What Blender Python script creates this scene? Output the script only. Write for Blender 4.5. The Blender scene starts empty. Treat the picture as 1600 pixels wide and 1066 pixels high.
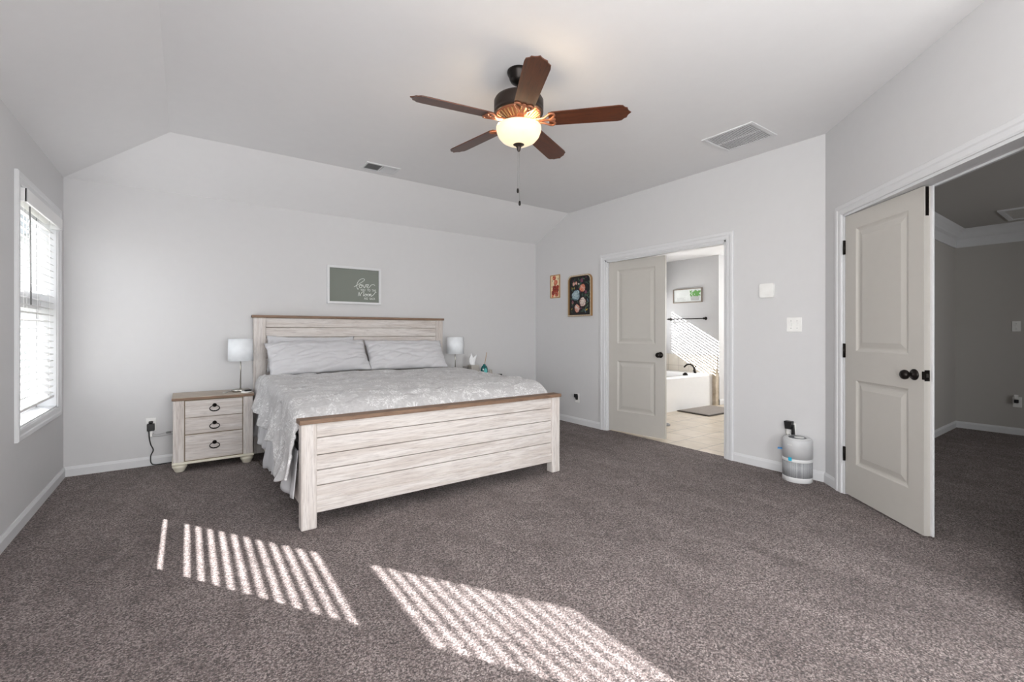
import bpy, bmesh, math, random
from mathutils import Vector, Matrix, noise
random.seed(7)
PI = math.pi
S2 = 2 ** -0.5
scn = bpy.context.scene
COL = scn.collection

# ------------------------------------------------------------------ camera
cd = bpy.data.cameras.new('camera'); cam = bpy.data.objects.new('camera', cd); COL.objects.link(cam)
cd.sensor_width = 36.0; cd.sensor_fit = 'HORIZONTAL'; cd.lens = 711.26 / 1600 * 36
cd.shift_y = -14.35 / 1600; cd.clip_start = 0.02
cam.location = (0, 0, 1.186); cam.rotation_euler = (PI / 2, 0, math.radians(-35.5))
scn.camera = cam
# ------------------------------------------------------------------ world, sun, added fill lamps at unseen windows, exposure
w = bpy.data.worlds.new('daylight'); scn.world = w; w.use_nodes = True
bg = w.node_tree.nodes['Background']; bg.inputs[0].default_value = (0.92, 0.96, 1.0, 1); bg.inputs[1].default_value = 3.0
SUN = Vector((1.0, -1.5, -0.88)).normalized()
sl = bpy.data.lights.new('sun', 'SUN'); sl.energy = 42; sl.angle = math.radians(0.4); sl.color = (1, 0.98, 0.965)
so = bpy.data.objects.new('sun', sl); COL.objects.link(so); so.rotation_euler = SUN.to_track_quat('-Z', 'Y').to_euler(); so.location = (-6, 9, 6)
def area(name, loc, direction, sx, sy, energy, color=(1, 1, 1)):
    l = bpy.data.lights.new(name, 'AREA'); l.shape = 'RECTANGLE'; l.size = sx; l.size_y = sy; l.energy = energy; l.color = color
    o = bpy.data.objects.new(name, l); COL.objects.link(o); o.location = loc
    o.rotation_euler = Vector(direction).to_track_quat('-Z', 'Z').to_euler()
    return o
area('fill_second_left', (-1.05, -0.75, 1.4), (1, 0, 0.25), 1.2, 1.5, 185, (1, 0.99, 0.975))  # added fill lamp outside an unseen left-wall window
area('fill_rear', (0.75, -2.05, 1.4), (0, 1, 0.25), 2.3, 1.5, 125, (1, 0.99, 0.975))  # added lamp behind the camera, brightens faces turned that way
area('fill_bath', (8.9, 2.7, 1.5), (-1, 0, 0), 1.2, 1.2, 90, (1, 0.99, 0.97))  # added lamp to brighten the bathroom from out of view
area('fill_closet', (5.6, -2.1, 1.5), (0, 1, 0.1), 1.2, 1.1, 18, (1, 0.97, 0.94))  # added lamp lifting the dim closet, no such source known
vs = scn.view_settings
vs.view_transform = 'Standard'; vs.look = 'None'; vs.gamma = 1.0; vs.use_curve_mapping = False
vs.exposure = 0.12
scn.cycles.max_bounces = 10; scn.cycles.diffuse_bounces = 6; scn.cycles.transparent_max_bounces = 12
scn.cycles.sample_clamp_indirect = 6.0; scn.cycles.caustics_reflective = False; scn.cycles.caustics_refractive = False

# ------------------------------------------------------------------ dimensions (metres)
L = 0.8236; R = 4.0972; D = 5.1525; HW = 2.4474; HC = 2.7485; SB = 0.70; SLF = 0.713; YC = 1.4874; T = 0.14

# ------------------------------------------------------------------ materials
MATS = {}
def srgb(h):
    if isinstance(h, str):
        c = [int(h[i:i + 2], 16) / 255 for i in (0, 2, 4)]
    else:
        c = [v / 255 for v in h]
    return tuple((v / 12.92 if v <= 0.04045 else ((v + 0.055) / 1.055) ** 2.4) for v in c) + (1.0,)
def base(name):
    m = bpy.data.materials.new(name); m.use_nodes = True
    nt = m.node_tree; b = nt.nodes['Principled BSDF']; MATS[name] = m
    return m, nt, b
def nd(nt, t, **kw):
    n = nt.nodes.new(t)
    for k, v in kw.items(): setattr(n, k, v)
    return n
def coords(nt, scale=(1, 1, 1), which='Object', rot=(0, 0, 0)):
    tc = nd(nt, 'ShaderNodeTexCoord'); mp = nd(nt, 'ShaderNodeMapping')
    mp.inputs['Scale'].default_value = scale; mp.inputs['Rotation'].default_value = rot
    nt.links.new(tc.outputs[which], mp.inputs['Vector']); return mp.outputs['Vector']
def noise_n(nt, vec, scale, detail=2, rough=0.5, dist=0):
    n = nd(nt, 'ShaderNodeTexNoise'); n.inputs['Scale'].default_value = scale; n.inputs['Detail'].default_value = detail
    n.inputs['Roughness'].default_value = rough; n.inputs['Distortion'].default_value = dist
    nt.links.new(vec, n.inputs['Vector']); return n.outputs['Fac']
def ramp(nt, fac, stops):
    r = nd(nt, 'ShaderNodeValToRGB'); e = r.color_ramp.elements
    while len(e) < len(stops): e.new(0.5)
    for k, (p, c) in enumerate(stops): e[k].position = p; e[k].color = c
    nt.links.new(fac, r.inputs['Fac']); return r.outputs['Color']
def bump(nt, b, h, strength, dist):
    n = nd(nt, 'ShaderNodeBump'); n.inputs['Strength'].default_value = strength; n.inputs['Distance'].default_value = dist
    nt.links.new(h, n.inputs['Height']); nt.links.new(n.outputs['Normal'], b.inputs['Normal']); return n
def mixc(nt, fac, a, b, mode='MIX'):
    n = nd(nt, 'ShaderNodeMix', data_type='RGBA', blend_type=mode)
    for s, v in ((n.inputs['Factor'], fac), (n.inputs['A'], a), (n.inputs['B'], b)):
        if hasattr(v, 'is_linked'): nt.links.new(v, s)
        else: s.default_value = v
    return n.outputs['Result']
def plain(name, col, rough=0.5, metal=0.0, bumps=None, spec=0.5, var=1.0):
    m, nt, b = base(name)
    v = coords(nt); f = noise_n(nt, v, 14, 3)
    c = srgb(col); lo = tuple(x * (1 - 0.05 * var) for x in c[:3]) + (1,); hi = tuple(min(1, x * (1 + 0.04 * var)) for x in c[:3]) + (1,)
    nt.links.new(ramp(nt, f, [(0.3, lo), (0.7, hi)]), b.inputs['Base Color'])
    b.inputs['Roughness'].default_value = rough; b.inputs['Metallic'].default_value = metal
    b.inputs['Specular IOR Level'].default_value = spec
    if bumps: bump(nt, b, noise_n(nt, v, bumps[0], 3), bumps[1], bumps[2])
    return m
plain('wall_paint', (206, 206, 207), 0.8, bumps=(420, 0.08, 0.0006), spec=0.3, var=0.15)
plain('closet_shaded_paint', (180, 177, 173), 0.85, bumps=(420, 0.08, 0.0006), spec=0.2, var=0.15)  # room paint made darker, the closet's shade put into the colour
plain('ceiling_paint', (226, 226, 227), 0.9, bumps=(420, 0.08, 0.0006), spec=0.2, var=0.15)
plain('white_trim', (214, 215, 217), 0.4, var=0.25)
plain('blind_white', (236, 236, 236), 0.45, var=0.25)
plain('door_greige', (188, 185, 179), 0.45, var=0.25)
plain('bronze', (34, 30, 28), 0.38, 0.75)
plain('fan_bronze', (52, 42, 37), 0.42, 0.55)
plain('fan_copper', (150, 96, 70), 0.45, 0.35)
plain('black_plastic', (16, 16, 18), 0.4)
plain('nickel', (176, 174, 168), 0.28, 1.0)
plain('white_plastic', (232, 232, 230), 0.35)
plain('plate_grey', (120, 120, 120), 0.5)
plain('shade_fabric', (232, 236, 240), 0.9, bumps=(400, 0.2, 0.001))
plain('purifier_grey', (196, 197, 199), 0.45)
plain('purifier_light', (216, 217, 218), 0.45)
plain('purifier_dark', (92, 94, 98), 0.5)
plain('blue_tag', (58, 140, 205), 0.5)
plain('cyan_sticker', (36, 170, 205), 0.4)
plain('cream', (226, 221, 205), 0.45)
plain('groove', (132, 118, 98), 0.8)
plain('slate_board', (122, 127, 120), 0.8, var=0.25)
plain('chalk', (232, 236, 232), 0.8)
plain('sheet_grey', (200, 200, 203), 0.9, var=0.25, bumps=(260, 0.2, 0.001))
plain('mattress_white', (215, 215, 215), 0.9)
plain('dark_under', (30, 28, 27), 0.9)
plain('wood_gold', (146, 112, 72), 0.45)
plain('canvas_dark', (30, 30, 32), 0.85)
plain('canvas_cream', (232, 214, 178), 0.85)
for n_, c_ in (('petal_blue', (176, 196, 202)), ('petal_blue_deep', (88, 112, 126)), ('petal_coral_deep', (150, 78, 62)), ('petal_white', (224, 214, 206)), ('petal_pink', (226, 176, 156)),
               ('petal_coral', (222, 140, 112)), ('petal_plum', (112, 62, 84)), ('petal_red', (176, 74, 52)), ('petal_wine', (118, 44, 42)),
               ('leaf_green', (84, 108, 84)), ('leaf_dark', (58, 78, 70)), ('leaf_yellow', (190, 160, 70)), ('leaf_bright', (112, 168, 96)), ('petal_shadow', (150, 110, 100))):
    plain(n_, c_, 0.85)
plain('teal_glass', (12, 92, 92), 0.12, spec=0.7)
plain('teal_label', (110, 205, 205), 0.5)
plain('reed', (176, 136, 92), 0.7)
plain('tissue', (238, 240, 242), 0.95)
plain('tissue_box', (178, 174, 168), 0.8)
plain('tub_white', (238, 238, 238), 0.15, var=0.2)
plain('mat_grey', (152, 144, 138), 0.95, bumps=(300, 0.6, 0.004))
plain('mat_edge', (82, 76, 72), 0.95)
plain('sky_picture', (228, 232, 230), 0.7)
plain('picture_frame_grey', (150, 140, 130), 0.6)
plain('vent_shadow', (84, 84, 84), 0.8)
plain('grass', (112, 112, 104), 0.95)
plain('house_glass', (150, 156, 160), 0.3)
plain('siding', (190, 192, 190), 0.8)
plain('clear_cord', (150, 150, 150), 0.4)
plain('brown_cord', (84, 72, 62), 0.6)
plain('hatch_paint', (196, 194, 190), 0.7)

def carpet():
    m, nt, b = base('carpet')
    v = coords(nt)
    vo = nd(nt, 'ShaderNodeTexVoronoi'); vo.inputs['Scale'].default_value = 185; nt.links.new(v, vo.inputs['Vector'])
    sp = nd(nt, 'ShaderNodeSeparateColor'); nt.links.new(vo.outputs['Color'], sp.inputs[0])
    clump = noise_n(nt, v, 90, 3, 0.7); mid = noise_n(nt, v, 9, 4, 0.65, 0.6)
    av = nd(nt, 'ShaderNodeMath', operation='MULTIPLY_ADD'); nt.links.new(sp.outputs[0], av.inputs[0]); av.inputs[1].default_value = 0.34
    av2 = nd(nt, 'ShaderNodeMath', operation='MULTIPLY'); nt.links.new(clump, av2.inputs[0]); av2.inputs[1].default_value = 0.66; nt.links.new(av2.outputs[0], av.inputs[2])
    fine = av.outputs[0]
    dk = ramp(nt, vo.outputs['Distance'], [(0.45, (1, 1, 1, 1)), (0.9, (0.45, 0.44, 0.44, 1))])
    vs_ = coords(nt, (2.2, 0.9, 1), rot=(0, 0, 0.6)); big = noise_n(nt, vs_, 1.6, 4, 0.6, 0.8)
    c1 = mixc(nt, 1.0, ramp(nt, fine, [(0.33, srgb((74, 61, 59))), (0.5, srgb((144, 128, 125))), (0.67, srgb((208, 194, 190)))]), dk, 'MULTIPLY')
    c2 = ramp(nt, mid, [(0.34, (0.74, 0.72, 0.72, 1)), (0.66, (1.0, 1.0, 1.0, 1))])
    c3 = ramp(nt, big, [(0.36, (0.70, 0.675, 0.67, 1)), (0.62, (1.0, 1.0, 1.0, 1))])
    nt.links.new(mixc(nt, 1.0, mixc(nt, 1.0, c1, c2, 'MULTIPLY'), c3, 'MULTIPLY'), b.inputs['Base Color'])
    b.inputs['Roughness'].default_value = 1.0; b.inputs['Specular IOR Level'].default_value = 0.05
    b.inputs['Sheen Weight'].default_value = 0.25; b.inputs['Sheen Roughness'].default_value = 0.6
    bump(nt, b, fine, 1.0, 0.03)
carpet()
def washed(name, axis, lo=(168, 161, 158), hi=(215, 210, 206), k=1.6):
    m, nt, b = base(name)
    sc = {'x': (2.0, 30, 30), 'z': (30, 30, 2.0), 'y': (30, 2.0, 30)}[axis]
    v = coords(nt, sc); f = noise_n(nt, v, 2.4 * k, 6, 0.68, 0.7)
    sc2 = tuple(s * 0.35 for s in sc); f2 = noise_n(nt, coords(nt, sc2), 2.2, 3, 0.6, 1.2)
    c = ramp(nt, f, [(0.28, srgb(lo)), (0.40, srgb(tuple(int(a * .35 + h * .65) for a, h in zip(lo, hi)))), (0.54, srgb(hi))])
    c = mixc(nt, 0.55, c, ramp(nt, f2, [(0.38, srgb((222, 214, 208))), (0.6, (1, 1, 1, 1))]), 'MULTIPLY')
    nt.links.new(c, b.inputs['Base Color']); b.inputs['Roughness'].default_value = 0.6
    bump(nt, b, f, 0.15, 0.002)
washed('washed_x', 'x'); washed('washed_z', 'z')
washed('brown_x', 'x', (82, 62, 48), (134, 108, 88)); washed('brown_top', 'x', (138, 126, 114), (182, 172, 160))
washed('blade_wood', 'x', (40, 23, 16), (92, 50, 30)); MATS['blade_wood'].node_tree.nodes['Principled BSDF'].inputs['Roughness'].default_value = 0.35

def floral_cloth():
    m, nt, b = base('floral_cloth')
    v = coords(nt)
    fine = noise_n(nt, v, 60, 3, 0.6)
    warp = noise_n(nt, v, 7, 3, 0.6, 1.5)
    vo = nd(nt, 'ShaderNodeTexVoronoi', feature='DISTANCE_TO_EDGE'); vo.inputs['Scale'].default_value = 12; 
    vo.inputs['Randomness'].default_value = 1
    dv = nd(nt, 'ShaderNodeVectorMath', operation='MULTIPLY_ADD'); nn = nd(nt, 'ShaderNodeTexNoise'); nn.inputs['Scale'].default_value = 9; nn.inputs['Detail'].default_value = 3
    nt.links.new(v, nn.inputs['Vector']); nt.links.new(nn.outputs['Color'], dv.inputs[0]); dv.inputs[1].default_value = (0.22,) * 3; nt.links.new(v, dv.inputs[2])
    nt.links.new(dv.outputs[0], vo.inputs['Vector'])
    line = ramp(nt, vo.outputs['Distance'], [(0.0, (1, 1, 1, 1)), (0.075, (0, 0, 0, 1))])
    patch = ramp(nt, warp, [(0.47, (0, 0, 0, 1)), (0.60, (1, 1, 1, 1))])
    sp = nd(nt, 'ShaderNodeTexVoronoi'); sp.inputs['Scale'].default_value = 38; nt.links.new(dv.outputs[0], sp.inputs['Vector'])
    dots = ramp(nt, sp.outputs['Distance'], [(0.16, (1, 1, 1, 1)), (0.34, (0, 0, 0, 1))])
    cell = nd(nt, 'ShaderNodeTexVoronoi'); cell.inputs['Scale'].default_value = 7.5; nt.links.new(v, cell.inputs['Vector'])
    off = nd(nt, 'ShaderNodeVectorMath', operation='SUBTRACT'); nt.links.new(v, off.inputs[0]); nt.links.new(cell.outputs['Position'], off.inputs[1])
    ln_ = nd(nt, 'ShaderNodeVectorMath', operation='LENGTH'); nt.links.new(off.outputs[0], ln_.inputs[0])
    nm = nd(nt, 'ShaderNodeVectorMath', operation='NORMALIZE'); nt.links.new(off.outputs[0], nm.inputs[0])
    jit = nd(nt, 'ShaderNodeVectorMath', operation='ADD'); nt.links.new(nm.outputs[0], jit.inputs[0]); nt.links.new(cell.outputs['Color'], jit.inputs[1])
    rays = ramp(nt, noise_n(nt, jit.outputs[0], 5.5, 2, 0.6), [(0.52, (0, 0, 0, 1)), (0.57, (1, 1, 1, 1))])
    rad = ramp(nt, ln_.outputs['Value'], [(0.062, (1, 1, 1, 1)), (0.075, (0, 0, 0, 1))])
    burst = mixc(nt, 1.0, rays, rad, 'MULTIPLY')
    mk = mixc(nt, 1.0, mixc(nt, 1.0, mixc(nt, 0.6, line, dots, 'ADD'), patch, 'MULTIPLY'), burst, 'ADD')
    basec = ramp(nt, fine, [(0.3, srgb((172, 171, 172))), (0.7, srgb((190, 189, 190)))])
    sep = nd(nt, 'ShaderNodeSeparateColor'); nt.links.new(mk, sep.inputs[0])
    cl = nd(nt, 'ShaderNodeMath', operation='MULTIPLY', use_clamp=True); nt.links.new(sep.outputs[0], cl.inputs[0]); cl.inputs[1].default_value = 0.75
    nt.links.new(mixc(nt, cl.outputs[0], basec, srgb((224, 224, 224))), b.inputs['Base Color'])
    b.inputs['Roughness'].default_value = 0.75; b.inputs['Sheen Weight'].default_value = 0.2
    add = nd(nt, 'ShaderNodeMath', operation='ADD'); nt.links.new(cl.outputs[0], add.inputs[0]); nt.links.new(noise_n(nt, v, 30, 4, 0.7, 1.0), add.inputs[1])
    bump(nt, b, add.outputs[0], 0.22, 0.006)
floral_cloth()
def tile():
    m, nt, b = base('floor_tile')
    v = coords(nt)
    br = nd(nt, 'ShaderNodeTexBrick'); br.offset = 0.5; br.inputs['Scale'].default_value = 1
    br.inputs['Brick Width'].default_value = 0.33; br.inputs['Row Height'].default_value = 0.33; br.inputs['Mortar Size'].default_value = 0.005
    br.inputs['Color1'].default_value = srgb((216, 204, 186)); br.inputs['Color2'].default_value = srgb((206, 194, 174)); br.inputs['Mortar'].default_value = srgb((150, 142, 130))
    nt.links.new(v, br.inputs['Vector'])
    f = noise_n(nt, v, 5, 4, 0.6)
    nt.links.new(mixc(nt, 0.6, br.outputs['Color'], ramp(nt, f, [(0.3, srgb((215, 205, 195))), (0.7, (1, 1, 1, 1))]), 'MULTIPLY'), b.inputs['Base Color'])
    b.inputs['Roughness'].default_value = 0.35
    m, nt, b = base('beige_tile')
    f = noise_n(nt, coords(nt), 9, 5, 0.65)
    nt.links.new(ramp(nt, f, [(0.3, srgb((160, 146, 126))), (0.7, srgb((204, 192, 174)))]), b.inputs['Base Color']); b.inputs['Roughness'].default_value = 0.5
    m, nt, b = base('splash_tile')
    br = nd(nt, 'ShaderNodeTexBrick'); br.offset = 0.0; br.inputs['Scale'].default_value = 1
    br.inputs['Brick Width'].default_value = 0.2; br.inputs['Row Height'].default_value = 0.2; br.inputs['Mortar Size'].default_value = 0.004
    br.inputs['Color1'].default_value = srgb((222, 216, 206)); br.inputs['Color2'].default_value = srgb((212, 206, 196)); br.inputs['Mortar'].default_value = srgb((190, 184, 174))
    nt.links.new(coords(nt, rot=(0, PI / 2, 0)), br.inputs['Vector']); nt.links.new(br.outputs['Color'], b.inputs['Base Color']); b.inputs['Roughness'].default_value = 0.3
tile()
def mesh_grille():
    m, nt, b = base('purifier_mesh')
    sp = nd(nt, 'ShaderNodeTexVoronoi'); sp.inputs['Scale'].default_value = 260; sp.inputs['Randomness'].default_value = 0.15
    nt.links.new(coords(nt), sp.inputs['Vector'])
    nt.links.new(ramp(nt, sp.outputs['Distance'], [(0.30, srgb((88, 90, 93))), (0.45, srgb((172, 174, 177)))]), b.inputs['Base Color']); b.inputs['Roughness'].default_value = 0.5
mesh_grille()
def glass():
    m = bpy.data.materials.new('window_glass'); m.use_nodes = True; MATS['window_glass'] = m; nt = m.node_tree; nt.nodes.clear()
    o = nd(nt, 'ShaderNodeOutputMaterial'); mx = nd(nt, 'ShaderNodeMixShader'); tr = nd(nt, 'ShaderNodeBsdfTransparent'); gl = nd(nt, 'ShaderNodeBsdfGlossy')
    gl.inputs['Roughness'].default_value = 0.02; lw = nd(nt, 'ShaderNodeLayerWeight'); pw = nd(nt, 'ShaderNodeMath', operation='POWER'); pw.inputs[1].default_value = 5.0; nt.links.new(lw.outputs['Facing'], pw.inputs[0]); ml = nd(nt, 'ShaderNodeMath', operation='MULTIPLY_ADD'); ml.inputs[1].default_value = 0.5; ml.inputs[2].default_value = 0.04; nt.links.new(pw.outputs[0], ml.inputs[0])
    nt.links.new(ml.outputs[0], mx.inputs[0]); nt.links.new(tr.outputs[0], mx.inputs[1]); nt.links.new(gl.outputs[0], mx.inputs[2]); nt.links.new(mx.outputs[0], o.inputs[0])
    m2 = m.copy(); m2.name = 'cup_glass'; MATS['cup_glass'] = m2
    for n_ in m2.node_tree.nodes:
        if n_.type == 'BSDF_TRANSPARENT': n_.inputs[0].default_value = (0.86, 0.86, 0.85, 1)
    m3 = bpy.data.materials.new('lit_bowl'); m3.use_nodes = True; MATS['lit_bowl'] = m3; nt = m3.node_tree; b = nt.nodes['Principled BSDF']
    f = noise_n(nt, coords(nt), 9, 3, 0.6)
    nt.links.new(ramp(nt, f, [(0.3, srgb((196, 176, 140))), (0.7, srgb((214, 196, 162)))]), b.inputs['Base Color'])
    b.inputs['Emission Color'].default_value = (1, 0.84, 0.58, 1); b.inputs['Emission Strength'].default_value = 0.75; b.inputs['Roughness'].default_value = 0.3
glass()

# ------------------------------------------------------------------ mesh helpers
class MB:
    def __init__(s): s.v = []; s.f = []; s.m = []; s.sm = []; s.cur = 0
    def add(s, vs_, fs, smooth=False, M=None):
        n = len(s.v)
        for p in vs_:
            p = Vector(p); s.v.append(M @ p if M else p)
        for f in fs: s.f.append([n + k for k in f]); s.m.append(s.cur); s.sm.append(smooth)
        return s
    def box(s, x0, x1, y0, y1, z0, z1, bev=0.0, M=None):
        if x0 > x1: x0, x1 = x1, x0
        if y0 > y1: y0, y1 = y1, y0
        if z0 > z1: z0, z1 = z1, z0
        if not bev:
            vs_ = [(x, y, z) for z in (z0, z1) for y in (y0, y1) for x in (x0, x1)]
            return s.add(vs_, [(0, 2, 3, 1), (4, 5, 7, 6), (0, 1, 5, 4), (1, 3, 7, 5), (3, 2, 6, 7), (2, 0, 4, 6)], False, M)
        bm = bmesh.new(); bmesh.ops.create_cube(bm, size=1)
        for v in bm.verts: v.co = Vector(((x0 + x1) / 2 + v.co.x * (x1 - x0), (y0 + y1) / 2 + v.co.y * (y1 - y0), (z0 + z1) / 2 + v.co.z * (z1 - z0)))
        bmesh.ops.bevel(bm, geom=list(bm.edges), offset=min(bev, 0.45 * min(x1 - x0, y1 - y0, z1 - z0)), segments=2, affect='EDGES', profile=0.5)
        bm.verts.index_update(); s.add([v.co.copy() for v in bm.verts], [[v.index for v in f.verts] for f in bm.faces], False, M); bm.free(); return s
    def lathe(s, prof, n=32, M=None, c=(0, 0, 0), smooth=True, sx=1, sy=1):
        vs_ = []; fs = []
        for r, z in prof:
            for k in range(n):
                a = 2 * PI * k / n; vs_.append((c[0] + r * math.cos(a) * sx, c[1] + r * math.sin(a) * sy, c[2] + z))
        for i in range(len(prof) - 1):
            for k in range(n):
                k2 = (k + 1) % n; fs.append((i * n + k, i * n + k2, (i + 1) * n + k2, (i + 1) * n + k))
        if prof[0][0] > 1e-6: fs.append(tuple(range(n - 1, -1, -1)))
        if prof[-1][0] > 1e-6: fs.append(tuple((len(prof) - 1) * n + k for k in range(n)))
        return s.add(vs_, fs, smooth, M)
    def cyl(s, r, z0, z1, n=24, M=None, c=(0, 0, 0)): return s.lathe([(r, z0), (r, z1)], n, M, c)
    def prism(s, poly, y0, y1, M=None, smooth=False):      # outline in x,z; depth along y
        n = len(poly); vs_ = [(x, y0, z) for x, z in poly] + [(x, y1, z) for x, z in poly]
        a = sum(poly[i][0] * poly[(i + 1) % n][1] - poly[(i + 1) % n][0] * poly[i][1] for i in range(n))
        ff = list(range(n)); bb = list(range(2 * n - 1, n - 1, -1)); sd = [(i, i + n, (i + 1) % n + n, (i + 1) % n) for i in range(n)]
        if a < 0: ff.reverse(); bb.reverse(); sd = [tuple(reversed(q)) for q in sd]
        return s.add(vs_, [ff, bb] + sd, smooth, M)
    def tube(s, pts, r, n=8, M=None, close=False, flat=1.0):
        pts = [Vector(p) for p in pts]; vs_ = []; fs = []; N = len(pts); up = None
        for i, p in enumerate(pts):
            if close: t = (pts[(i + 1) % N] - pts[i - 1]).normalized()
            else: t = (pts[min(i + 1, N - 1)] - pts[max(i - 1, 0)]).normalized()
            if up is None: up = Vector((0, 0, 1)) if abs(t.z) < 0.9 else Vector((0, 1, 0))
            a = t.cross(up)
            if a.length < 1e-5: a = t.orthogonal()
            a.normalize(); bq = a.cross(t).normalized(); up = bq
            rr = r[i] if isinstance(r, (list, tuple)) else r
            for k in range(n):
                q = 2 * PI * k / n; vs_.append(p + a * (rr * math.cos(q)) + bq * (rr * math.sin(q)))
        for i in range(N if close else N - 1):
            j = (i + 1) % N
            for k in range(n): fs.append((i * n + k, i * n + (k + 1) % n, j * n + (k + 1) % n, j * n + k))
        if not close: fs += [tuple(range(n - 1, -1, -1)), tuple((N - 1) * n + k for k in range(n))]
        return s.add(vs_, fs, True, M)
    def sphere(s, c, r, n=20, M=None, sc=(1, 1, 1)):
        prof = [(max(1e-7, r * math.sin(PI * i / 10)), -r * math.cos(PI * i / 10)) for i in range(11)]
        vs_ = MB().lathe(prof, n)
        return s.add([(c[0] + p.x * sc[0], c[1] + p.y * sc[1], c[2] + p.z * sc[2]) for p in vs_.v], vs_.f, True, M)
    def grid(s, P, smooth=True, flip=False, M=None):     # P: rows of points
        r, c = len(P), len(P[0]); fs = []
        for i in range(r - 1):
            for j in range(c - 1):
                q = (i * c + j, i * c + j + 1, (i + 1) * c + j + 1, (i + 1) * c + j); fs.append(q[::-1] if flip else q)
        return s.add([p for row in P for p in row], fs, smooth, M)
    def build(s, name, mats, parent=None):
        me = bpy.data.meshes.new(name); me.from_pydata([tuple(v) for v in s.v], [], s.f)
        for mn in ([mats] if isinstance(mats, str) else mats): me.materials.append(MATS[mn])
        me.polygons.foreach_set('material_index', s.m); me.polygons.foreach_set('use_smooth', s.sm)
        bm = bmesh.new(); bm.from_mesh(me); bmesh.ops.recalc_face_normals(bm, faces=bm.faces); bm.to_mesh(me); bm.free()
        me.update(); o = bpy.data.objects.new(name, me); COL.objects.link(o)
        if parent: o.parent = parent
        return o
def tag(o, label, cat, group=None):
    o['label'] = label; o['category'] = cat
    if group: o['group'] = group
    return o
def thing(name, label, cat, loc=(0, 0, 0), rz=0.0, group=None):
    o = bpy.data.objects.new(name, None); COL.objects.link(o); o.empty_display_size = 0.1
    o.location = loc; o.rotation_euler = (0, 0, math.radians(rz)); return tag(o, label, cat, group)
def sroot(name, loc=(0, 0, 0), rz=0.0):
    o = bpy.data.objects.new(name, None); COL.objects.link(o); o.location = loc; o.rotation_euler = (0, 0, math.radians(rz)); o['kind'] = 'structure'; return o
def struct(name, mb, mats): o = mb.build(name, mats); o['kind'] = 'structure'; return o
def smooth_path(pts, k=6):
    P = [Vector(p) for p in pts]; out = []
    for i in range(len(P) - 1):
        a, b, c, d = P[max(i - 1, 0)], P[i], P[i + 1], P[min(i + 2, len(P) - 1)]
        for j in range(k):
            t = j / k
            out.append(0.5 * ((2 * b) + (c - a) * t + (2 * a - 5 * b + 4 * c - d) * t * t + (3 * b - a - 3 * c + d) * t ** 3))
    out.append(P[-1]); return out
def copy_tree(o, parent=None):
    c = o.copy(); COL.objects.link(c)
    if parent: c.parent = parent
    for ch in list(o.children): copy_tree(ch, c)
    return c
def text_into(mb, txt, size, x, z, y, width=None):       # flat lettering in the x,z plane at depth y
    cu = bpy.data.curves.new('t', 'FONT'); cu.body = txt; cu.size = size; cu.offset = 0.0
    o = bpy.data.objects.new('t', cu); COL.objects.link(o)
    dg = bpy.context.evaluated_depsgraph_get(); me = bpy.data.meshes.new_from_object(o.evaluated_get(dg))
    xs = [v.co.x for v in me.vertices]; k = (width / (max(xs) - min(xs))) if width else 1; x0 = min(xs)
    mb.add([(x + (v.co.x - x0) * k, y, z + v.co.y) for v in me.vertices], [list(p.vertices) for p in me.polygons])
    bpy.data.objects.remove(o); bpy.data.meshes.remove(me); bpy.data.curves.remove(cu)

# ------------------------------------------------------------------ the room shell
def wall_with_hole(name, x0, x1, z1, holes, thick, loc, rz, mat='wall_paint', z0=0.0):
    """wall in its own frame: x to the right, y into the wall, z up; holes = (x0,x1,z0,z1) sorted by x"""
    mb = MB(); px = x0
    for hx0, hx1, hz0, hz1 in holes:
        mb.box(px, hx0, 0, thick, z0, z1)
        if hz0 > z0: mb.box(hx0, hx1, 0, thick, z0, hz0)
        if hz1 < z1: mb.box(hx0, hx1, 0, thick, hz1, z1)
        px = hx1
    mb.box(px, x1, 0, thick, z0, z1)
    o = struct(name, mb, mat); o.location = loc; o.rotation_euler = (0, 0, math.radians(rz)); return o
YR = -1.9                                                # wall behind the camera
WZ0, WZ1, WY0, WY1 = 0.605, 2.07, 3.925, 4.915           # left window opening
wall_with_hole('wall_left', YR, D, HW, [(-1.35, -0.15, 0.605, 2.07), (WY0, WY1, WZ0, WZ1)], T, (-L, 0, 0), 90)
BW0, BW1, BZ0, BZ1 = 5.62, 6.88, 0.92, 1.80              # bathroom window opening
wall_with_hole('wall_back', -L - T, R + 0.12, HW + 0.02, [], T, (0, D, 0), 0)
wall_with_hole('wall_bathroom_back', R + 0.12, 8.6, 2.45, [(BW0, BW1, BZ0, BZ1)], T, (0, D, 0), 0)
BY0, BY1, DH = 2.299, 3.813, 2.045                       # bathroom door opening
wall_with_hole('wall_right', -D, -YC + 0.0, HC, [(-BY1, -BY0, 0, DH)], 0.12, (R, 0, 0), -90)
CD0, CDW = 0.246, 1.46                                   # closet double door opening, from the corner along the angled wall
wall_with_hole('wall_angled', 0.0, 2.0, HC, [(CD0, CD0 + CDW, 0, DH)], 0.12, (R, YC, 0), -135)
EX, EY = R - 2.0 * S2, YC - 2.0 * S2
struct('wall_front_right', MB().box(EX, EX + 0.12, YR, EY, 0, HC), 'wall_paint')
wall_with_hole('wall_rear', -EX - 0.12, L + T, HC, [(-1.9, 0.4, 0.6, 2.1)], T, (0, YR, 0), 180)
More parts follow.
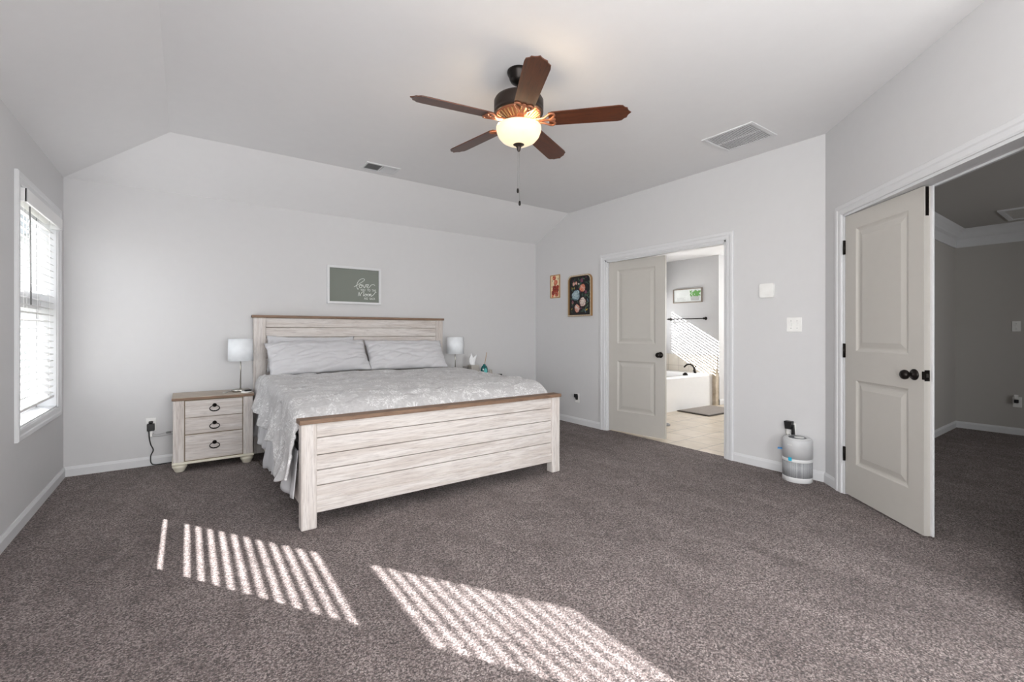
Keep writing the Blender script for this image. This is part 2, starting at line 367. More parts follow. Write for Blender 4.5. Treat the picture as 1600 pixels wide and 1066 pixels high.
# ceiling: flat centre, sloped edges along the back and left walls
mb = MB()
fl, fb = -L + SLF, D - SB
a = [(fl, YR - T, HC), (fl, fb, HC), (R, fb, HC), (R, YC, HC), (EX, EY, HC), (EX, YR - T, HC)]
mb.add(a, [(0, 1, 2, 3, 4, 5)])
mb.add([(-L, D, HW), (R, D, HW), (R, fb, HC), (fl, fb, HC)], [(0, 1, 2, 3)])
mb.add([(-L, YR - T, HW), (-L, D, HW), (fl, fb, HC), (fl, YR - T, HC)], [(0, 1, 2, 3)])
c = struct('ceiling', mb, 'ceiling_paint')
bmx = bmesh.new(); bmx.from_mesh(c.data); bmesh.ops.remove_doubles(bmx, verts=bmx.verts, dist=1e-4); bmesh.ops.recalc_face_normals(bmx, faces=bmx.faces)
if sum(f.normal.z for f in bmx.faces) > 0: bmesh.ops.reverse_faces(bmx, faces=bmx.faces)
bmx.to_mesh(c.data); bmx.free()
sm_ = c.modifiers.new('thickness', 'SOLIDIFY'); sm_.thickness = 0.12; sm_.offset = -1
# floors
mb = MB(); mb.add([(-L - T, YR - T, 0), (7.9, YR - T, 0), (7.9, 1.43, 0), (R + 0.06, 1.43, 0), (R + 0.06, D + T, 0), (-L - T, D + T, 0)], [(0, 1, 2, 3, 4, 5)])
mb.add([(-L - T, YR - T, -0.1), (7.9, YR - T, -0.1), (7.9, 1.43, -0.1), (R + 0.06, 1.43, -0.1), (R + 0.06, D + T, -0.1), (-L - T, D + T, -0.1)], [(5, 4, 3, 2, 1, 0)])
struct('floor', mb, 'carpet')
struct('floor_bathroom', MB().box(R + 0.06, 8.7, 1.43, D + T, -0.1, 0.0), 'floor_tile')
# bathroom shell
XB, YE = 7.011, 4.06
struct('ceiling_bathroom', MB().box(R + 0.12, 8.7, 1.43, D + T, 2.435, 2.55), 'ceiling_paint')
struct('wall_bathroom_tub_end', MB().box(XB, 8.6, YE, D, 0, 2.435), 'wall_paint')
wall_with_hole('wall_bathroom_far', -YE, -1.43, 2.45, [(-3.3, -2.1, 0.9, 2.1)], T, (8.6, 0, 0), -90)
struct('wall_bathroom_side', MB().box(R + 0.11, 8.6, 1.43, 1.55, 0, 2.45), 'wall_paint')
# closet / hall shell
struct('wall_closet_left', MB().box(R + 0.09, 7.9, 1.409, 1.43, 0, 2.46), 'closet_shaded_paint')
struct('wall_closet_far', MB().box(7.78, 7.9, YR, 1.409, 0, 2.46), 'closet_shaded_paint')
wall_with_hole('wall_closet_front', -7.9, -EX - 0.12, 2.46, [(-6.3, -4.9, 0.9, 2.1)], T, (0, YR, 0), 180, 'closet_shaded_paint')
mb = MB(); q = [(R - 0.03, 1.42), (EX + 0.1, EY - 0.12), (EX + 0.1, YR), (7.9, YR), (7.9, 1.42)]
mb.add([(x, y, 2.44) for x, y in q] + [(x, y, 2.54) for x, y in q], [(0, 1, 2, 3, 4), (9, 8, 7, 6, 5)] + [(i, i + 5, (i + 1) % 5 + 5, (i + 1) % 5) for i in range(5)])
struct('ceiling_closet', mb, 'closet_shaded_paint')
# baseboards: profile swept along the wall foot
def baseboard(name, x0, x1, loc, rz, h=0.08):
    mb = MB(); pr = [(0, 0), (-0.014, 0), (-0.014, h * 0.74), (-0.011, h * 0.82), (-0.009, h * 0.9), (-0.005, h), (0, h)]
    n = len(pr); mb.add([(x, y, z) for x in (x0, x1) for y, z in pr], [(i, (i + 1) % n, n + (i + 1) % n, n + i) for i in range(n)] + [tuple(range(n)), tuple(range(2 * n - 1, n - 1, -1))])
    o = struct(name, mb, 'white_trim'); o.location = loc; o.rotation_euler = (0, 0, math.radians(rz))
CW = 0.072
baseboard('baseboard_left', YR, D, (-L, 0, 0), 90)
baseboard('baseboard_back', -L, R, (0, D, 0), 0)
baseboard('baseboard_right', -D, -BY1 - CW, (R, 0, 0), -90)
baseboard('baseboard_right_near', -BY0 + CW, -YC + 0.004, (R, 0, 0), -90)
baseboard('baseboard_angled', -0.004, CD0 - CW, (R, YC, 0), -135)
baseboard('baseboard_angled_near', CD0 + CDW + CW, 2.0, (R, YC, 0), -135)
baseboard('baseboard_closet_left', R + 0.1, 7.78, (0, 1.409, 0), 0)
baseboard('baseboard_closet_far', -1.409, -YR, (7.78, 0, 0), -90)
baseboard('baseboard_bathroom', XB + 0.01, 8.6, (0, YE, 0), 0, 0.09)
# casings
PROF = [(0.0, 0.0), (0.0, -0.009), (0.010, -0.013), (0.036, -0.014), (0.044, -0.019), (0.066, -0.020), (CW, -0.014), (CW, 0.0)]
def casing_mesh(mb, x0, x1, z0, z1, closed):
    rows = []
    for o, y in PROF:
        if closed: rows.append([(x0 - o, y, z0 - o), (x0 - o, y, z1 + o), (x1 + o, y, z1 + o), (x1 + o, y, z0 - o), (x0 - o, y, z0 - o)])
        else: rows.append([(x0 - o, y, 0), (x0 - o, y, z1 + o), (x1 + o, y, z1 + o), (x1 + o, y, 0)])
    mb.grid(rows, smooth=False); return mb
def door_frame(name, x0, x1, h, thick, loc, rz, stop):
    r = sroot(name, loc, rz)
    casing_mesh(MB(), x0, x1, 0, h, False).build('casing', 'white_trim', r)
    mb = MB(); j = 0.018
    mb.box(x0 - 0.001, x0 + j, -0.001, thick + 0.002, 0, h).box(x1 - j, x1 + 0.001, -0.001, thick + 0.002, 0, h).box(x0, x1, -0.001, thick + 0.002, h - j, h + 0.001)
    s0, s1 = stop
    mb.box(x0 + j, x0 + j + 0.011, s0, s1, 0, h - j).box(x1 - j - 0.011, x1 - j, s0, s1, 0, h - j).box(x0 + j, x1 - j, s0, s1, h - j - 0.011, h - j)
    mb.build('jamb', 'white_trim', r); return r
door_frame('trim_1', -BY1, -BY0, DH, 0.12, (R, 0, 0), -90, (0.012, 0.034))
door_frame('trim_2', CD0, CD0 + CDW, DH, 0.12, (R, YC, 0), -135, (0.101, 0.118))
# closet crown moulding, two tiers
def crown(name, x0, x1, loc, rz):
    pr = [(0, 2.225), (-0.012, 2.225), (-0.016, 2.24), (-0.016, 2.315), (-0.02, 2.325), (-0.034, 2.335), (-0.045, 2.345), (-0.05, 2.36), (-0.075, 2.395), (-0.095, 2.412), (-0.105, 2.425), (-0.105, 2.44), (0, 2.44)]
    mb = MB(); n = len(pr); mb.add([(x, y, z) for x in (x0, x1) for y, z in pr], [(i, (i + 1) % n, n + (i + 1) % n, n + i) for i in range(n)] + [tuple(range(n)), tuple(range(2 * n - 1, n - 1, -1))])
    o = struct(name, mb, 'white_trim'); o.location = loc; o.rotation_euler = (0, 0, math.radians(rz))
crown('trim_3', R + 0.1, 7.78, (0, 1.409, 0), 0); crown('trim_4', -1.409, -YR, (7.78, 0, 0), -90)

# windows: frame, two sashes, glass; in the wall frame
def window(name, x0, x1, z0, z1, loc, rz, rail=None, casing=True):
    r = sroot(name, loc, rz)
    if casing: casing_mesh(MB(), x0, x1, z0, z1, True).build('window_casing', 'white_trim', r)
    mb = MB(); f = 0.022
    mb.box(x0, x0 + 0.012, 0, T, z0, z1).box(x1 - 0.012, x1, 0, T, z0, z1).box(x0, x1, 0, T, z0, z0 + 0.012).box(x0, x1, 0, T, z1 - 0.012, z1)
    y0, y1 = 0.105, 0.135
    for a_, b_ in ((x0 + 0.01, x0 + 0.01 + f), (x1 - 0.01 - f, x1 - 0.01)): mb.box(a_, b_, y0, y1, z0, z1)
    mb.box(x0, x1, y0, y1, z0 + 0.01, z0 + 0.05).box(x0, x1, y0, y1, z1 - 0.05, z1 - 0.01)
    if rail: mb.box(x0, x1, y0 - 0.02, y1, rail[0], rail[1])
    mb.build('window_frame', 'white_trim', r)
    MB().box(x0 + 0.02, x1 - 0.02, 0.118, 0.122, z0 + 0.02, z1 - 0.02).build('window_pane', 'window_glass', r); return r
window('window_1', WY0, WY1, WZ0, WZ1, (-L, 0, 0), 90, (1.352, 1.47))
window('window_2', BW0, BW1, BZ0, BZ1, (0, D, 0), 0, None)
window('added_window_3', -1.35, -0.15, 0.605, 2.07, (-L, 0, 0), 90, (1.375, 1.465))  # added out of view as an opening for the left fill lamp
window('added_window_4', -1.9, 0.4, 0.6, 2.1, (0, YR, 0), 180, (1.33, 1.40))  # added in the unseen rear wall to let fill light in
window('added_window_6', -6.3, -4.9, 0.9, 2.1, (0, YR, 0), 180, (1.46, 1.53))  # invented closet window, lets the closet fill lamp shine in
window('unseen_window_5', -3.3, -2.1, 0.9, 2.1, (8.6, 0, 0), -90, None)  # unseen window that admits the bathroom fill lamp

# doors
def leaf(name, w_, loc, rz, knob, hinges=True, strike=False, astragal=False):
    r = sroot(name, loc, rz); z0, z1, t = 0.014, DH - 0.022, 0.035
    s = 0.115; mb = MB()
    zs = [(0.25, 0.845), (1.05, 1.915)]
    mb.box(0, s, 0, t, z0, z1).box(w_ - s, w_, 0, t, z0, z1)
    mb.box(s, w_ - s, 0, t, z0, zs[0][0]).box(s, w_ - s, 0, t, zs[0][1], zs[1][0]).box(s, w_ - s, 0, t, zs[1][1], z1)
    for a_, b_ in zs:
        for side in (0, 1):
            yy = lambda d: d if side == 0 else t - d
            rings = []
            for ins, d in ((0.0, 0.0), (0.010, 0.007), (0.020, 0.010), (0.030, 0.010), (0.062, 0.003)):
                rings.append([(s + ins, yy(d), a_ + ins), (w_ - s - ins, yy(d), a_ + ins), (w_ - s - ins, yy(d), b_ - ins), (s + ins, yy(d), b_ - ins), (s + ins, yy(d), a_ + ins)])
            mb.grid(rings, smooth=False)
            p = rings[-1][:4]; mb.add(p, [(0, 1, 2, 3)])
    mb.build('door_panel', 'door_greige', r)
    kx, kz = knob
    k = MB(); M = Matrix.Translation((kx, 0, kz)) @ Matrix.Rotation(PI / 2, 4, 'X')
    k.lathe([(0.033, 0.0), (0.033, 0.004), (0.028, 0.010), (0.013, 0.013), (0.012, 0.032), (0.018, 0.036), (0.027, 0.046), (0.029, 0.055), (0.026, 0.066), (0.016, 0.074), (1e-6, 0.076)], 28, M)
    k.build('door_knob', 'bronze', r)
    if hinges:
        for hz in (0.30, 1.05, 1.80):
            h = MB().box(-0.014, 0.004, -0.004, 0.004, hz - 0.05, hz + 0.05); h.cyl(0.0075, hz - 0.051, hz + 0.051, 12, c=(-0.004, -0.007, 0)); h.build('hinge', 'bronze', r)
    if strike:
        p = MB().prism([(0.004, 0.905), (0.030, 0.905), (0.030, 0.963), (0.004, 0.963)], 0, 0.0025)
        st = MB().box(w_ - 0.0005, w_ + 0.002, 0.003, 0.031, kz - 0.032, kz + 0.032, 0.001); st.box(w_ - 0.012, w_ + 0.002, -0.002, 0.004, kz - 0.024, kz + 0.024, 0.001)
        st.build('strike_plate', 'bronze', r)
        MB().box(w_ + 0.0012, w_ + 0.0026, 0.012, 0.024, kz - 0.011, kz + 0.011).build('strike_hole', 'nickel', r)
        fb_ = MB().box(w_ - 0.0005, w_ + 0.002, 0.008, 0.026, z1 - 0.17, z1 - 0.002, 0.001); fb_.box(w_ + 0.001, w_ + 0.003, 0.012, 0.022, z1 - 0.10, z1 - 0.07); fb_.build('flush_bolt', 'bronze', r)
    if astragal: MB().box(w_ - 0.012, w_ + 0.016, t, t + 0.011, z0, z1, 0.003).build('astragal', 'white_trim', r)
    return r
leaf('door_1', 0.716, (4.133, 3.781, 0), -90 + 8.8, (0.662, 0.931), hinges=False)
leaf('door_2', 0.703, (3.899, 1.288, 0), -135 + 4.4, (0.635, 0.934), strike=True, astragal=True)

# ------------------------------------------------------------------ blinds
def blind(label, x0, x1, ztop, zbot, loc, rz, pitch, tilt, wand=True):
    r = thing('window_blind', label, 'window blind', loc, rz)
    v = MB().box(x0 + 0.004, x1 - 0.004, -0.036, -0.024, ztop - 0.085, ztop - 0.002, 0.003)
    v.box(x0 + 0.004, x0 + 0.014, -0.036, 0.03, ztop - 0.085, ztop - 0.002, 0.003).box(x1 - 0.014, x1 - 0.004, -0.036, 0.03, ztop - 0.085, ztop - 0.002, 0.003)
    v.build('valance', 'blind_white', r)
    MB().box(x0 + 0.016, x1 - 0.016, 0.005, 0.06, ztop - 0.05, ztop - 0.012).build('headrail', 'blind_white', r)
    s = MB(); z = zbot + 0.045; n = 0; yc = 0.035
    while z < ztop - 0.07:
        a_ = math.radians(tilt(z)); M = Matrix.Translation((0, yc, z)) @ Matrix.Rotation(a_, 4, 'X')
        s.box(x0 + 0.016, x1 - 0.016, -0.025, 0.025, -0.0014, 0.0014, M=M); z += pitch; n += 1
    s.build('slats', 'blind_white', r)
    MB().box(x0 + 0.016, x1 - 0.016, yc - 0.026, yc + 0.026, zbot, zbot + 0.018, 0.004).build('bottom_rail', 'blind_white', r)
    for f in (0.16, 0.5, 0.84):
        xx = x0 + (x1 - x0) * f
        c_ = MB()
        for yy in (yc - 0.026, yc + 0.026): c_.tube([(xx, yy, zbot + 0.01), (xx, yy, ztop - 0.05)], 0.0012, 5)
        c_.build('ladder_cord', 'blind_white', r)
    if wand:
        MB().tube([(x0 + 0.20, -0.008, ztop - 0.075), (x0 + 0.20, -0.014, ztop - 0.70)], 0.0042, 8).build('tilt_wand', 'plate_grey', r)
    return r
blind('white slatted blind hanging in the window to the left of the bed', WY0 + 0.012, WY1 - 0.012, WZ1 - 0.012, 0.685, (-L, 0, 0), 90, 0.0488, lambda z: 25 if z > 1.40 else 19)
blind('white slatted blind hanging in the window above the bathtub', BW0 + 0.012, BW1 - 0.012, BZ1 - 0.012, 0.93, (0, D, 0), 0, 0.0488, lambda z: 2, False)

# ------------------------------------------------------------------ bed
BX0, BX1, BYF = 0.545, 2.572, 2.915
bed = thing('bed', 'whitewashed plank bed frame with brown top rails against the back wall', 'bed', ((BX0 + BX1) / 2, 4.0, 0))
bcx = (BX0 + BX1) / 2
def bmb(f):                                              # bed meshes are written in room coordinates, moved to the bed's base
    m = MB(); f(m); m.v = [p - Vector((bcx, 4.0, 0)) for p in m.v]; return m
def plank_panel(m, x0, x1, y0, y1, zs, gap=0.004):
    for a_, b_ in zip(zs[:-1], zs[1:]): m.box(x0, x1, y0, y1, a_ + gap / 2, b_ - gap / 2, 0.003)
hb = bmb(lambda m: plank_panel(m, BX0 + 0.07, BX1 - 0.085, 5.065, 5.095, [0.30, 0.43, 0.555, 0.68, 0.805, 0.925, 1.03, 1.133, 1.23, 1.325])).build('headboard', 'washed_x', bed)
bmb(lambda m: m.box(BX0 + 0.07, BX1 - 0.085, 5.096, 5.104, 0.3, 1.325)).build('backing', 'groove', hb)
for x0, x1 in ((BX0 - 0.02, BX0 + 0.085), (BX1 - 0.105, BX1 - 0.015)):
    bmb(lambda m: m.box(x0, x1, 5.05, 5.12, 0, 1.325, 0.006)).build('headboard_post', 'washed_z', hb)
bmb(lambda m: m.box(BX0 - 0.035, BX1 + 0.0, 5.04, 5.13, 1.325, 1.35, 0.003)).build('headboard_cap', 'brown_x', hb)
fbd = bmb(lambda m: plank_panel(m, BX0 + 0.085, BX1 - 0.075, BYF + 0.018, BYF + 0.05, [0.092, 0.252, 0.345, 0.438, 0.543, 0.634])).build('footboard', 'washed_x', bed)
bmb(lambda m: m.box(BX0 + 0.085, BX1 - 0.075, BYF + 0.05, BYF + 0.06, 0.1, 0.63)).build('backing', 'groove', fbd)
bmb(lambda m: m.box(BX0 + 0.085, BX1 - 0.075, BYF + 0.008, BYF + 0.02, 0.092, 0.165, 0.003)).build('bottom_rail', 'washed_x', fbd)
for x0, x1 in ((BX0 + 0.002, BX0 + 0.092), (BX1 - 0.077, BX1 + 0.008)):
    bmb(lambda m: m.box(x0, x1, BYF, BYF + 0.075, 0, 0.634, 0.008)).build('footboard_post', 'washed_z', fbd)
bmb(lambda m: m.box(BX0 - 0.008, BX1 + 0.014, BYF - 0.012, BYF + 0.09, 0.634, 0.661, 0.003)).build('footboard_cap', 'brown_x', fbd)
for x0 in (BX0 + 0.012, BX1 - 0.037):
    bmb(lambda m: m.box(x0, x0 + 0.025, BYF + 0.07, 5.06, 0.13, 0.33, 0.003)).build('side_rail', 'washed_x', bed)
bmb(lambda m: m.box(BX0 + 0.04, BX1 - 0.04, 3.0, 5.05, 0.20, 0.23)).build('slat_deck', 'dark_under', bed)
mt = MB().box(0.60, 2.505, 3.06, 5.03, 0.47, 0.73, 0.06); mt.build('mattress', 'mattress_white'); tag(bpy.data.objects['mattress'], 'thick white mattress under the floral comforter, inside the bed frame', 'mattress')
tag(MB().box(0.60, 2.505, 3.02, 5.03, 0.232, 0.468, 0.02).build('box_spring', 'mattress_white'), 'pale box spring between the mattress and the bed slats', 'box spring')

def fbm(x, y, z, o=3):
    s = 0; a_ = 1
    for k in range(o): s += a_ * noise.noise((x, y, z)); x *= 2.03; y *= 2.03; z *= 2.03; a_ *= 0.5
    return s
def lerp_tab(tab, y):
    for (y0, v0), (y1, v1) in zip(tab[:-1], tab[1:]):
        if y0 <= y <= y1: t = (y - y0) / (y1 - y0); t = t * t * (3 - 2 * t); return v0 + (v1 - v0) * t
    return tab[0][1] if y < tab[0][0] else tab[-1][1]
def comforter():
    ys = [3.0 + (4.86 - 3.0) * i / 150 for i in range(151)]
    hemL = [(3.0, 0.30), (3.12, 0.275), (3.25, 0.30), (3.35, 0.46), (3.56, 0.45), (3.8, 0.46), (4.1, 0.485), (4.45, 0.52), (4.7, 0.56), (4.9, 0.6)]
    xl, xr, rc = 0.595, 2.52, 0.075
    P = []
    for y in ys:
        s = max(0.0, min(1.0, (3.27 - y) / 0.27))
        zt = 0.766 + (y - 3.27) * 0.017
        drop = 0.155 * (1 - math.sqrt(max(0, 1 - s ** 2.2)))
        row = []
        hl = lerp_tab(hemL, y)
        zh = zt - rc
        # left hang
        for i in range(46):
            t = 1 - i / 45                                  # 1 at the hem
            z = zh + (hl - zh) * t
            ph = y * 1.0
            fold = 0.028 * t * math.sin(9.5 * y + 2.2 * t + 1.3 * math.sin(3.1 * y)) + 0.012 * t * math.sin(23 * y + 3 * t)
            crease = 0
            for cy, sl_, wd, am in ((3.42, -0.22, 0.035, -0.03), (3.52, -0.10, 0.05, 0.02), (4.02, -0.25, 0.03, -0.028), (4.10, -0.2, 0.05, 0.018), (4.36, -0.1, 0.04, -0.014)):
                crease += am * math.exp(-((y - cy - sl_ * (t - 0.2)) / wd) ** 2) * min(1, 0.35 + t)
            bunch = 0.035 * math.exp(-((y - 3.10) / 0.085) ** 2) * t ** 0.7 + 0.014 * t * math.sin(55 * y) * math.exp(-((y - 3.12) / 0.12) ** 2)
            x = xl - rc - 0.050 * t ** 1.2 - fold - crease - bunch + 0.008 * fbm(y * 6, z * 6, 3.1)
            kx = max(0.0, min(1.0, (y - 4.52) / 0.18)); x = x * (1 - kx) + max(x, 0.515 - 0.0 * t) * kx
            zz = z - drop * (1 - t)
            row.append(Vector((x, y + 0.01 * math.sin(9 * y + 2) * t, zz + 0.006 * fbm(y * 8, 1.7, 5) * t)))
        def corner(xc, sgn):
            for i in range(1, 12):
                a_ = PI / 2 * i / 12
                if sgn < 0: yield xc - rc * math.cos(a_), zh + rc * math.sin(a_)
                else: yield xc + rc * math.sin(a_), zh + rc * math.cos(a_)
        top = list(corner(xl, -1)) + [(xl + (xr - xl) * i / 90, zt) for i in range(91)] + list(corner(xr, 1))
        for x, z in top:
            f = fbm(x * 3.2, y * 3.2, 0.3) * 0.009 + fbm(x * 8 + fbm(x * 3, y * 3, 2) * 1.5, y * 8, 7.7) * 0.006
            g = abs(noise.noise((x * 4.5 + y * 2.2, y * 6 - x * 1.0, 4.4))); f -= 0.010 * max(0, 1 - g * 7)
            g2 = abs(noise.noise((x * 3.0 - y * 3.2, y * 3 + x * 1.4, 9.4))); f -= 0.012 * max(0, 1 - g2 * 9)
            foot = math.exp(-((y - 3.12) / 0.11) ** 2)
            ff = foot * (0.012 * noise.noise((x * 11 + 2.5 * (y - 3.1), 2.2, y * 2)) + 0.006 * noise.noise((x * 26 + 6 * (y - 3.1), 5.2, y * 3)))
            crown = 0.004 - 0.012 * max(0, (x - 1.6) / 0.9)
            f -= 0.030 * max(0.0, min(1.0, (y - 4.63) / 0.09)) * (1 if 0.6 < x < 2.5 else 0.4)
            sag = -0.03 * max(0, (x - 2.3) / 0.25) ** 2 * s
            row.append(Vector((x, y - ff * 0.8, z + crown + f + ff - drop + sag)))
        for i in range(1, 26):
            t = i / 25; z = zh + (0.40 - zh) * t
            row.append(Vector((xr + rc + 0.03 * t + 0.02 * t * math.sin(9 * y + t), y, z - drop * (1 - t))))
        P.append(row)
    o = MB().grid(P).build('comforter', 'floral_cloth')
    m = o.modifiers.new('thickness', 'SOLIDIFY'); m.thickness = 0.014; m.offset = -1
    return tag(o, 'light grey floral comforter spread over the bed, draped down its left side', 'comforter')
comforter()
def bed_skirt():
    P = []; hem = [(3.02, 0.17), (3.2, 0.16), (3.3, 0.185), (3.45, 0.20), (3.7, 0.16), (3.97, 0.115), (4.06, 0.12), (4.10, 0.2), (4.2, 0.22), (4.7, 0.225), (5.0, 0.2)]
    N = 170
    for j in range(14):
        t = j / 13; row = []
        for i in range(N + 1):
            y = 3.02 + (4.98 - 3.02) * i / N; zh = lerp_tab(hem, y); z = 0.46 + (zh - 0.46) * t
            x = 0.552 - 0.035 * t - 0.014 * t * math.sin(16 * y + math.sin(5 * y)) - 0.012 * t * math.sin(31 * y + 1) - (0.02 * t if 4.02 < y < 4.09 else 0)
            if z < 0.36: x = min(x, 0.548)
            row.append(Vector((x, y, z)))
        P.append(row)
    o = MB().grid(P).build('bed_skirt', 'sheet_grey'); m = o.modifiers.new('thickness', 'SOLIDIFY'); m.thickness = 0.003
    tag(o, 'plain pale grey bed skirt hanging below the comforter on the left side', 'bed skirt')
bed_skirt()
def pillow(name, label, cx, width, height, thick, by, bz, lean, rz=0, seed=0, mat='sheet_grey', sag=0.0, roll=0):
    N, Mn = 56, 40; top = []; bot = []
    for i in range(Mn + 1):
        v = -1 + 2 * i / Mn; rt = []; rb = []
        for j in range(N + 1):
            u = -1 + 2 * j / N
            t = (max(0, 1 - abs(u) ** 3.2) ** 0.55) * (max(0, 1 - abs(v) ** 2.6) ** 0.55)
            pinch = 1 - 0.075 * (1 - abs(u) ** 3) * abs(v) ** 3; pinch2 = 1 - 0.035 * (1 - abs(v) ** 2) * abs(u) ** 3
            x = u * width / 2 * pinch2; z = v * height / 2 * pinch
            z -= sag * (1 - u * u) * (v > 0) * v
            wr = 0.010 * fbm(u * 1.5 + seed, v * 2.4, seed, 3)
            g = abs(noise.noise((u * 1.3 + v * 0.8 + seed, v * 3.0 - u * 0.9, seed * 1.7))); wr -= 0.015 * max(0, 1 - g * 5)
            g2 = abs(noise.noise((u * 2.6 - v * 2.6, (v * 1.4 + u * 1.2) * 0.8 + seed, 2 + seed))); wr -= 0.012 * max(0, 1 - g2 * 5)
            edge = min(1, t * 2.2)
            jit = 0.008 * noise.noise((u * 5, v * 5, seed + 9))
            rt.append(Vector((x + jit, -(t * thick / 2 + wr * edge), z + jit))); rb.append(Vector((x + jit, t * thick / 2, z + jit)))
        top.append(rt); bot.append(rb)
    mb = MB().grid(top).grid(bot, flip=True)
    o = mb.build(name, mat)
    bmx = bmesh.new(); bmx.from_mesh(o.data); bmesh.ops.remove_doubles(bmx, verts=bmx.verts, dist=5e-4); bmesh.ops.recalc_face_normals(bmx, faces=bmx.faces); bmx.to_mesh(o.data); bmx.free()
    o.rotation_euler = (math.radians(-lean), math.radians(roll), math.radians(rz))
    c_, s_ = math.cos(math.radians(lean)), math.sin(math.radians(lean))
    o.location = (cx, by + s_ * height / 2, bz + c_ * height / 2)
    return tag(o, label, 'pillow', 'pillows at the head of the bed')
pillow('pillow', 'long grey pillow at the left of the bed, in front of another pillow', 1.075, 0.95, 0.385, 0.18, 4.66, 0.788, 38, rz=2, seed=1.3, roll=-1.5)
pillow('pillow', 'grey pillow standing behind the left pillow, only its top edge showing', 1.045, 0.84, 0.36, 0.08, 4.955, 0.785, 8, seed=5.1, roll=1.0)
pillow('pillow', 'grey pillow at the right of the bed beside the right lamp', 1.995, 0.90, 0.385, 0.18, 4.69, 0.785, 38, rz=-2, seed=8.4, roll=1.0)

# ------------------------------------------------------------------ nightstands
def nightstand():
    r = thing('nightstand', 'whitewashed three-drawer nightstand with bun feet to the left of the bed', 'nightstand', (0.194, 4.92, 0), 0, 'nightstands beside the bed')
    w2, f, bk = 0.293, -0.185, 0.20
    m = MB().box(-w2, w2, f + 0.012, bk, 0.085, 0.605, 0.003); m.build('carcass', 'washed_z', r)
    for s in (-1, 1):
        MB().box(s * w2, s * (w2 - 0.078), f - 0.002, f + 0.02, 0.085, 0.605, 0.005).build('front_stile', 'washed_z', r)
    MB().box(-w2 + 0.078, w2 - 0.078, f + 0.009, f + 0.0125, 0.085, 0.605).build('drawer_gap', 'groove', r)
    MB().box(-w2 - 0.008, w2 + 0.008, f - 0.008, bk, 0.066, 0.086, 0.005).build('base_moulding', 'cream', r)
    t = MB().box(-w2 - 0.008, w2 + 0.008, f - 0.012, bk + 0.005, 0.606, 0.626, 0.002); t.build('top_edge', 'brown_x', r)
    MB().box(-w2 - 0.006, w2 + 0.006, f - 0.010, bk + 0.003, 0.6262, 0.633, 0.002).build('top_board', 'brown_top', r)
    for z0, z1, zk in ((0.456, 0.598, 0.548), (0.316, 0.452, 0.396), (0.093, 0.308, 0.226)):
        d = MB().box(-w2 + 0.084, w2 - 0.084, f + 0.001, f + 0.012, z0, z1, 0.003).build('drawer', 'washed_x', r)
        h = MB(); M = Matrix.Translation((0, f + 0.001, zk)) @ Matrix.Rotation(PI / 2, 4, 'X')
        h.lathe([(0.017, 0), (0.016, 0.003), (0.010, 0.006), (0.010, 0.011), (0.013, 0.014), (1e-6, 0.018)], 16, M)
        ring = [(0.036 * math.cos(a_), f - 0.009, zk - 0.026 + 0.023 * math.sin(a_)) for a_ in [2 * PI * k / 28 for k in range(28)]]
        h.tube(ring, [0.0034 + 0.0018 * max(0, -math.sin(2 * PI * k / 28)) for k in range(28)], 8, close=True)
        for k in (-0.012, 0.0, 0.012): h.sphere((k, f - 0.010, zk - 0.048), 0.006 if k == 0 else 0.005, 10)
        h.build('ring_pull', 'bronze', d)
    for sx in (-1, 1):
        for fy in (f + 0.045, bk - 0.05):
            MB().lathe([(0.030, 0.0), (0.034, 0.004), (0.042, 0.022), (0.050, 0.036), (0.054, 0.046), (0.052, 0.054), (0.046, 0.058), (0.044, 0.066)], 24, c=(sx * (w2 - 0.046), fy, 0)).build('bun_foot', 'cream', r)
    return r
ns = nightstand()
ns2 = copy_tree(ns); ns2.location = (2.945, 4.92, 0); ns2['label'] = 'whitewashed nightstand to the right of the bed, almost hidden behind the comforter'
# ------------------------------------------------------------------ lamps
def lamp():
    r = thing('table_lamp', 'table lamp with white drum shade on the left nightstand', 'lamp', (0.402, 4.90, 0.633), 0, 'white drum-shade table lamps')
    MB().lathe([(0.068, 0), (0.068, 0.020), (0.064, 0.024), (0.012, 0.025), (0.010, 0.030), (1e-6, 0.030)], 32).build('lamp_base', 'nickel', r)
    MB().cyl(0.0055, 0.02, 0.40, 12).build('lamp_pole', 'nickel', r)
    s = MB().lathe([(0.103, 0.285), (0.098, 0.488)], 40); s.f = s.f[:-2]; s.m = s.m[:-2]; s.sm = s.sm[:-2]
    so_ = s.build('lamp_shade', 'shade_fabric', r); m = so_.modifiers.new('thickness', 'SOLIDIFY'); m.thickness = 0.003
    h = MB().tube([(-0.097, 0, 0.47), (0.097, 0, 0.47)], 0.0018, 6).tube([(0, -0.097, 0.47), (0, 0.097, 0.47)], 0.0018, 6).cyl(0.02, 0.33, 0.40, 16); h.build('lamp_socket', 'white_plastic', r)
    return r
lp = lamp()
lp2 = copy_tree(lp); lp2.location = (2.665, 4.93, 0.633); lp2['label'] = 'table lamp with white drum shade behind the right pillow, on the right nightstand'
